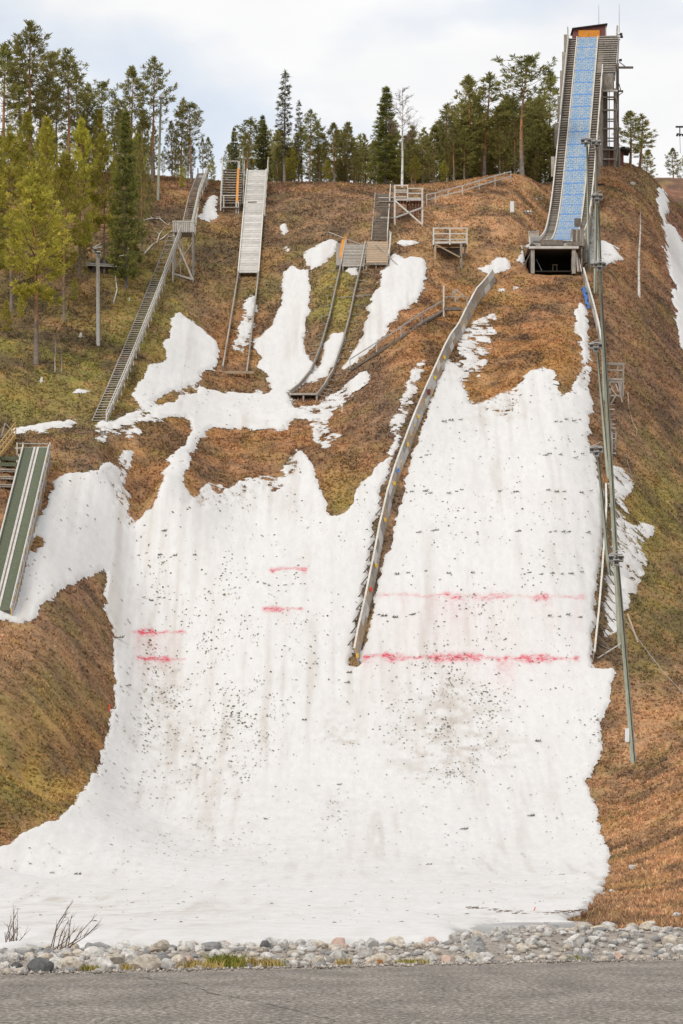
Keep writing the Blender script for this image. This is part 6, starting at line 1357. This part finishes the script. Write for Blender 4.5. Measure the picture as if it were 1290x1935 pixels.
def conifer(name, seed, h, crown0, rad, nwh, per, kind, cols, tuft_n=10, tuft_s=.33, tpb=12, trunk_r=.16, bend=.25, gaps=.15, dead=0):
    r = np.random.default_rng(seed); rr_ = random.Random(seed)
    zs = np.linspace(0, h, 9); ph = rr_.uniform(0, 6.28); tx_ = [bend * math.sin(2.2 * z / h + ph) * (z / h) for z in zs]; ty_ = [bend * math.cos(1.7 * z / h + ph) * (z / h) for z in zs]
    tm = MB(); tm.tube([(x, y, z - (.4 if i == 0 else 0)) for i, (x, y, z) in enumerate(zip(tx_, ty_, zs))], [trunk_r * (1 - .93 * (z / h) ** .9) + .008 for z in zs], 8)
    ax = lambda z: Vector((float(np.interp(z, zs, tx_)), float(np.interp(z, zs, ty_)), z))
    lm = MB(); P = []; D = []
    for i in range(nwh):
        t = (i + rr_.uniform(-.3, .3)) / max(nwh - 1, 1); t = min(max(t, 0), 1); z = h * (crown0 + (0.985 - crown0) * t)
        if kind == 'pine': prof = (math.sin(math.pi * min(.5, (t + .22) * .62)) if t < .6 else 1) * (1 - max(0, t - .35) / .68) ** .75 + .06
        elif kind == 'pineround': prof = (.55 + .9 * t) * (1 - t ** 2.6) ** .6 * .95 + .05
        elif kind == 'spruce': prof = (1 - t) ** .85 * (1.0 if t > .08 else .7) + .04
        else: prof = .55 * (1 - t) ** .6 + .10
        k = per if kind != 'sparse' else per - 1
        a0 = rr_.uniform(0, 6.28)
        for j in range(k):
            if rr_.random() < gaps: continue
            a = a0 + 6.283 * j / k + rr_.uniform(-.35, .35); L_ = rad * prof * rr_.uniform(.6, 1.18)
            if kind.startswith('pine'): el = lerp(-.05, .95, t) + rr_.uniform(-.2, .25)
            else: el = lerp(-.42, .55, t) + rr_.uniform(-.12, .12)
            o0 = ax(z); d0 = Vector((math.cos(a) * math.cos(el), math.sin(a) * math.cos(el), math.sin(el)))
            curve = .28 if kind.startswith('pine') else (.22 if t < .7 else .1)
            pts = [o0 + d0 * (L_ * s) + Vector((0, 0, curve * L_ * s * s)) for s in (0, .35, .7, 1.0)]
            rb = max(.012, .035 * L_ / 2.0); lm.tube(pts, [rb, rb * .75, rb * .5, rb * .2], 4, cap=False)
            n_ = max(3, int(tpb * (.35 + L_ / max(rad, .1))))
            for q in range(n_):
                s = rr_.uniform(.30 if kind.startswith('pine') else .12, 1.04) ** .8; s = min(s, 1.03); c = o0 + d0 * (L_ * s) + Vector((0, 0, curve * L_ * s * s)); side = rr_.uniform(-1, 1) * L_ * .34 * (1.1 - s * .75)
                off = Vector((-math.sin(a), math.cos(a), 0)) * side + Vector((0, 0, rr_.uniform(-.07, .14) * L_))
                if kind in ('spruce', 'sparse'): off.z = -abs(rr_.gauss(0, .11)) * L_ * .6
                P.append(tuple(c + off)); dd = (d0 * .8 + off.normalized() * .5 if off.length > 1e-4 else d0) ; dd = dd + Vector((0, 0, .25 if kind.startswith('pine') else -.1)); D.append(tuple(dd.normalized()))
    for j in range(6): P.append(tuple(ax(h - .10 * j))); D.append((0, 0, 1))
    for j in range(dead):                                      # dead snags below the crown
        z = h * rr_.uniform(crown0 * .45, crown0 * 1.05); a = rr_.uniform(0, 6.28); L_ = rad * rr_.uniform(.25, .8); o0 = ax(z); e = o0 + Vector((math.cos(a) * L_, math.sin(a) * L_, rr_.uniform(-.4, .15) * L_))
        lm.tube([o0, o0.lerp(e, .5) + Vector((0, 0, .12)), e], [.025, .018, .006], 4, cap=False)
    Vv, F, C = tufts(P, D, np.full((len(P), 1), tuft_s), tuft_n, r, cols, .15 if kind != 'pine' else 0)
    fm = np_mesh(name + '_crown', Vv, F, {'fcol': C}, False, M_fol)
    return dict(trunk=tm.mesh(name + '_trunk', M_pinetrunk if kind.startswith('pine') else M_grtrunk, True), limbs=lm.mesh(name + '_branches', M_limb, False), crown=fm, h=h)
PR = {
 'pineA': conifer('tall_pine', 1, 14, .42, 2.3, 15, 5, 'pine', PINE, dead=8, gaps=.26, tpb=10),
 'pineB': conifer('slender_pine', 2, 12, .28, 1.75, 16, 5, 'pine', PINE, dead=6, gaps=.2, tpb=9),
 'pineC': conifer('old_pine', 3, 13, .50, 2.5, 12, 5, 'pineround', PINE, dead=10, gaps=.26, tpb=11, bend=.5),
 'pineD': conifer('full_pine', 4, 12, .12, 2.1, 19, 6, 'pine', PINE, tpb=9, gaps=.2),
 'pineE': conifer('narrow_pine', 9, 12, .36, 1.45, 15, 4, 'pine', PINE, dead=10, gaps=.25, tpb=9, bend=.4),
 'brightA': conifer('young_bright_pine', 5, 15, .34, 2.9, 19, 6, 'pine', PINEB, tpb=19, tuft_s=.30, tuft_n=10, dead=22, gaps=.22),
 'brightB': conifer('bushy_bright_pine', 6, 13, .18, 2.4, 19, 6, 'pine', PINEB, tpb=17, tuft_s=.30, tuft_n=10, gaps=.2, dead=8),
 'spruceA': conifer('dense_spruce', 7, 15, .10, 1.75, 34, 7, 'spruce', SPRU, tpb=11, tuft_s=.30, trunk_r=.17, bend=.08, gaps=.05),
 'spruceB': conifer('sparse_spruce', 8, 13, .25, 1.15, 26, 5, 'sparse', SPARSE, tpb=7, tuft_s=.26, trunk_r=.12, bend=.08, gaps=.22),
}
M_btwig = noise_mat('birch_twigs', [(.3, (.16, .11, .09)), (.7, (.27, .20, .17))], scale=6, bump=0)
def birch(seed, h=12):
    rr_ = random.Random(seed); tm = MB(); tm.tube([(0, 0, -.4), (.1, 0, h * .3), (-.05, .1, h * .6), (.1, .05, h * .85), (.05, 0, h)], [.13, .10, .07, .03, .008], 8); lm = MB()
    def grow(o_, d_, L_, lev):
        pts = [o_]; d = d_.copy()
        for k in range(3): d = (d + Vector((rr_.gauss(0, .12), rr_.gauss(0, .12), .08 if lev < 2 else -.18))).normalized(); pts.append(pts[-1] + d * L_ / 3)
        rb = (.03, .016, .009, .007)[lev]; lm.tube(pts, [rb, rb * .8, rb * .6, rb * .35], 4 if lev < 2 else 3, cap=False)
        if lev < 3:
            for k in range((6, 5, 4)[lev]):
                s = rr_.uniform(.3, 1.0); i = min(int(s * 3), 2); p = pts[i].lerp(pts[i + 1], s * 3 - i); nd = (d + Vector((rr_.gauss(0, .55), rr_.gauss(0, .55), rr_.gauss(.1, .3)))).normalized(); grow(p, nd, L_ * rr_.uniform(.35, .6), lev + 1)
    for i in range(20):
        z = h * lerp(.38, .95, i / 19); a = i * 2.4 + rr_.uniform(-.3, .3); el = .75; L_ = h * .15 * (1.15 - .75 * i / 19); grow(Vector((0, .05, z)), Vector((math.cos(a) * math.cos(el), math.sin(a) * math.cos(el), math.sin(el))), L_, 0)
    return dict(trunk=tm.mesh('birch_trunk', M_birch, True), limbs=lm.mesh('birch_branches', M_btwig), crown=None, h=h)
PR['birch'] = birch(4)
def tree(proto, x, y, top_z=None, h=None, wide=1.0, label='', group=None, name=None):
    p = PR[proto]; z = gz(x, y); h = h or (top_z - z); s = h / p['h']
    o = empty(name or {'b': 'birch_tree'}.get(proto[0] if proto == 'birch' else '', 'spruce_tree' if 'spruce' in proto else 'pine_tree'), (x, y, z), RND.uniform(0, 6.28)); w = wide * (s if s < 1.2 else s ** .8); o.scale = (w, w, s)
    tag(o, label, 'tree', group)
    for nm, key in (('trunk', 'trunk'), ('branches', 'limbs'), ('crown', 'crown')):
        if p[key]:
            c = link(bpy.data.objects.new(nm, p[key]), o)
            if nm != 'trunk': c['kind'] = 'stuff'
    return o
def tree_at(proto, px, Y, top, wide, label, group=None):          # stands at depth Y on the line of sight px, its tip at photo row top
    x = (px - PXC) / FPX * Y; return tree(proto, x, Y, top_z=CAMZ + (PYH - top) / FPX * Y, wide=wide, label=label, group=group)
def tree_g(proto, px, py, top, wide, label, group=None):
    g = G(px, py); return tree(proto, g.x, g.y, top_z=CAMZ + (PYH - top) / FPX * g.y, wide=wide, label=label, group=group)
GL, GC, GR_ = 'pines of the left forest', 'trees along the crest', 'trees beside the tower'
# left hillside, near
tree_g('brightA', 68, 688, 345, 1.35, 'large bright green pine with bare lower trunk, nearest on the left slope', GL)
tree_g('brightA', 121, 608, 300, .85, 'bright bushy pine just behind the nearest large pine', GL)
tree_g('brightA', 22, 600, 262, .95, 'bright bushy pine at the left edge behind the nearest pine', GL)
tree_g('brightB', -12, 575, 240, .9, 'bright pine cut by the left edge of the picture', GL)
tree_g('spruceA', 238, 546, 212, 1.05, 'dense dark spruce rising left of the staircase landing', GL)
tree_g('brightA', 197, 520, 262, .85, 'pine with long bare reddish trunk behind the light pole', GL)
tree_g('brightB', 150, 520, 235, .78, 'bushy pine behind the hut on the left slope', GL)
tree_g('brightB', 92, 540, 232, .75, 'bright pine between the nearest pine and the tall skyline pine', GL)
tree_g('pineD', 268, 480, 262, .7, 'small full pine right of the dense dark spruce', GL)
tree_g('brightB', 50, 520, 222, .8, 'bright pine standing below the tallest skyline pine', GL)
# left skyline
for pr, px, Y, top, w, lb in [('pineA', 60, 386, 50, 1.2, 'tallest pine of the left skyline with open irregular crown'), ('pineB', 8, 384, 90, 1.1, 'slender pine at the far left of the skyline'), ('pineE', 38, 390, 84, 1.0, 'narrow pine pressed against the tallest pine on its left'), ('pineC', 92, 392, 105, 1.0, 'flat topped pine right of the tallest skyline pine'), ('pineA', 128, 388, 102, 1.1, 'broad pine second right of the tallest skyline pine'), ('pineE', 150, 394, 140, 1.0, 'narrow pine behind the broad skyline pine'), ('pineE', 168, 392, 164, 1.0, 'short slender pine left of the broken topped pine'), ('pineC', 190, 394, 160, .9, 'broken flat topped pine on the left skyline'), ('pineE', 214, 398, 190, .9, 'low narrow pine right of the broken topped pine'), ('pineB', 246, 396, 132, 1.0, 'pointed pine left of the tall grey pole'), ('pineA', 288, 397, 116, 1.05, 'tall dark pine directly left of the grey pole tip'), ('pineE', 342, 402, 190, .8, 'thin pointed pine right of the grey pole'), ('pineC', 362, 400, 200, 1.15, 'round crowned pine above the top of the staircase'), ('pineB', 392, 408, 262, .9, 'low pine between the staircase top and the start stair'), ('pineD', 325, 404, 232, .8, 'full young pine right of the grey pole foot'), ('pineD', 75, 396, 170, 1.0, 'dark full pine behind the tallest skyline pine'), ('pineB', 108, 398, 170, 1.0, 'dark slender pine in the gap right of the tallest pine'), ('pineD', 225, 402, 215, .9, 'dark full pine behind the dense spruce tip')]:
    tree_at(pr, px, Y, top, w * 1.2, lb, GL)
fill = [(RND.uniform(-60, 275), RND.uniform(378, 430)) for _ in range(30)] + [(RND.uniform(230, 400), RND.uniform(402, 432)) for _ in range(12)]
for px, Y in fill: tree_at(RND.choice(['pineB', 'pineD', 'pineE', 'pineA', 'brightB']), px, Y, RND.uniform(200, 280) if px < 275 else RND.uniform(240, 290), RND.uniform(.8, 1.1), 'inner stand pine ' + ('at the far left edge of the forest' if px < 40 else 'behind the nearest bright pines' if px < 140 else 'behind the dense dark spruce' if px < 275 else 'between the grey pole and the start stair'), 'pines of the dense inner stand on the left')
# crest
for pr, px, Y, top, w, lb in [('pineC', 466, 414, 232, 1.2, 'bushy pine above the start stair'), ('spruceA', 497, 416, 220, .95, 'dark pointed spruce right above the plank inrun'), ('pineB', 432, 420, 276, 1.0, 'small pine left of the start stair posts'), ('spruceB', 537, 412, 136, 1.0, 'tall thin ragged spruce towering over the crest'), ('spruceB', 564, 418, 192, .7, 'thin dead topped spruce beside the tall ragged one'), ('pineA', 585, 414, 212, .9, 'paired pine with reddish trunk right of the ragged spruce'), ('pineE', 604, 416, 234, 1.0, 'narrow pine beside the reddish paired trunk'), ('pineB', 632, 414, 236, 1.1, 'left one of two level pines mid crest'), ('pineD', 657, 416, 234, .95, 'right one of two level pines mid crest'), ('pineE', 690, 420, 257, .9, 'short pine left of the big dark pine'), ('spruceA', 728, 409, 167, 1.25, 'big dark broad conifer above the slatted stair'), ('pineB', 778, 418, 252, 1.0, 'pine right of the white birch'), ('pineE', 800, 420, 244, 1.0, 'slim pine above the crest fence start'), ('pineB', 820, 420, 240, 1.0, 'second slim pine above the crest fence'), ('pineE', 848, 420, 200, 1.05, 'lacy pine over the middle of the crest fence'), ('pineB', 882, 418, 150, 1.15, 'dark tall pine left of its forked twin'), ('pineE', 914, 418, 146, 1.2, 'tall open pine right of its dark twin'), ('pineC', 987, 415, 113, 1.15, 'tall pine with bright orange trunk left of the inrun'), ('pineB', 958, 424, 195, 1.0, 'pine between the tall open pine and the orange trunk'), ('pineB', 1040, 446, 143, .85, 'dark pine right beside the inrun'), ('pineE', 1018, 436, 190, .9, 'narrow pine between orange trunk and inrun')]:
    tree_at(pr, px, Y, top, w * 1.45, lb, GC)
tree_at('birch', 759, 404, 166, 1.25, 'leafless white birch behind the braced platform', GC); tree_at('birch', 845, 425, 195, 1.2, 'leafless birch among the pines over the crest fence', GC); tree_at('birch', 980, 425, 255, .9, 'thin leafless birch below the orange trunked pine', GC)
for px, Y in [(RND.uniform(410, 1050), RND.uniform(415, 445)) for _ in range(88)]:
    hi = 275 if px < 860 else 225
    tree_at(RND.choice(['pineB', 'pineD', 'pineE', 'pineA', 'pineD', 'pineB', 'spruceA']), px, Y, RND.uniform(hi - 40, hi + 40), RND.uniform(1.2, 1.7), 'background conifer ' + ('behind the start stair and plank inrun' if px < 520 else 'around the tall ragged spruce' if px < 620 else 'between the two level pines and the big dark conifer' if px < 740 else 'right of the white birch' if px < 830 else 'behind the crest fence' if px < 950 else 'around the orange trunked pine'), 'conifers of the background stand')
for pr, px, Y, top, w, lb in [('pineB', 1190, 452, 214, 1.25, 'full pine right of the tower foot'), ('pineE', 1207, 456, 222, 1.2, 'narrower twin of the pine right of the tower'), ('pineD', 1222, 462, 285, .9, 'small pine on the mound edge right of the tower'), ('pineB', 1272, 496, 282, 1.0, 'young pine on the red hill at the right edge'), ('pineD', 1294, 500, 290, .9, 'young pine cut by the right edge on the red hill')]:
    tree_at(pr, px, Y, top, w * 1.7, lb, GR_)
# saplings
g = G(104, 702); b1 = tree('birch', g.x, g.y, h=3.6, wide=.9, label='low leafless birch sapling right of the nearest pine trunk', group=GL); g = G(53, 722); tree('pineE', g.x, g.y, h=2.6, wide=.7, label='tiny thin pine sapling on the open moss slope', group=GL)
g = G(237, 548); g = G(110, 700); tree('birch', g.x + .3, g.y, h=2.2, wide=.8, label='smaller leafless birch sapling beside the low one', group=GL)

# young pines: undergrowth on the left slope and along the crest
YP = 'young pines of the undergrowth'
for px, py, h, lb in [(160, 500, 4.2, 'young pine beside the hut, left one'), (215, 470, 4.8, 'young pine above the hut'), (255, 520, 3.0, 'young pine at the foot of the dense dark spruce'), (140, 575, 2.6, 'young pine left of the light pole'), (12, 640, 3.6, 'young pine low at the left edge'), (40, 610, 3.0, 'young pine left of the nearest pine trunk'), (110, 520, 4.6, 'young pine in the gap behind the nearest pine'), (178, 455, 4.6, 'young pine high in the left stand'), (282, 400, 3.4, 'young pine at the foot of the tall grey pole'), (255, 385, 5.0, 'young pine left of the tall grey pole foot'), (60, 560, 4.0, 'young pine behind the nearest pine trunk'), (20, 540, 5.0, 'young pine in the inner left stand'), (345, 362, 2.8, 'young pine left of the upper stair'), (400, 352, 3.0, 'young pine between the upper stair and the start stair')]:
    g = G(px, py); tree(RND.choice(['brightB', 'pineD']), g.x, g.y, h=h, wide=1.1, label=lb, group=YP)
for px in (525, 548, 600, 618, 645, 672, 700, 745, 785, 812, 838, 862, 890, 925, 950, 1010):
    Y = 408 + RND.uniform(0, 10) + (8 if px > 850 else 0); tree('pineD' if RND.random() < .7 else 'brightB', (px - PXC) / FPX * Y, Y, h=RND.uniform(2.6, 4.6), wide=1.3, label='low young pine in the undergrowth behind the crest line', group=YP)

# where a stand repeats one kind of tree, say which one from the left
ORD = ['first', 'second', 'third', 'fourth', 'fifth', 'sixth', 'seventh', 'eighth', 'ninth', 'tenth', 'eleventh', 'twelfth', 'thirteenth', 'fourteenth', 'fifteenth', 'sixteenth', 'seventeenth', 'eighteenth', 'nineteenth', 'twentieth', 'twenty-first', 'twenty-second', 'twenty-third', 'twenty-fourth', 'twenty-fifth', 'twenty-sixth', 'twenty-seventh', 'twenty-eighth', 'twenty-ninth', 'thirtieth'] + ['thirty-' + q for q in ('first', 'second', 'third', 'fourth', 'fifth', 'sixth', 'seventh', 'eighth', 'ninth')] + ['fortieth'] + ['forty-' + q for q in ('first', 'second', 'third', 'fourth', 'fifth', 'sixth', 'seventh', 'eighth', 'ninth')]
bylab = {}
for ob in list(COL.objects):
    if ob.get('category') in ('tree', 'stone', 'sprig') and ob.get('label'): bylab.setdefault(ob['label'], []).append(ob)
for lab, obs in bylab.items():
    if len(obs) > 1:
        obs.sort(key=lambda q: q.location.x / q.location.y)
        for i, ob in enumerate(obs):
            if i < len(ORD): ob['label'] = lab + ', ' + ORD[i] + ' from left'
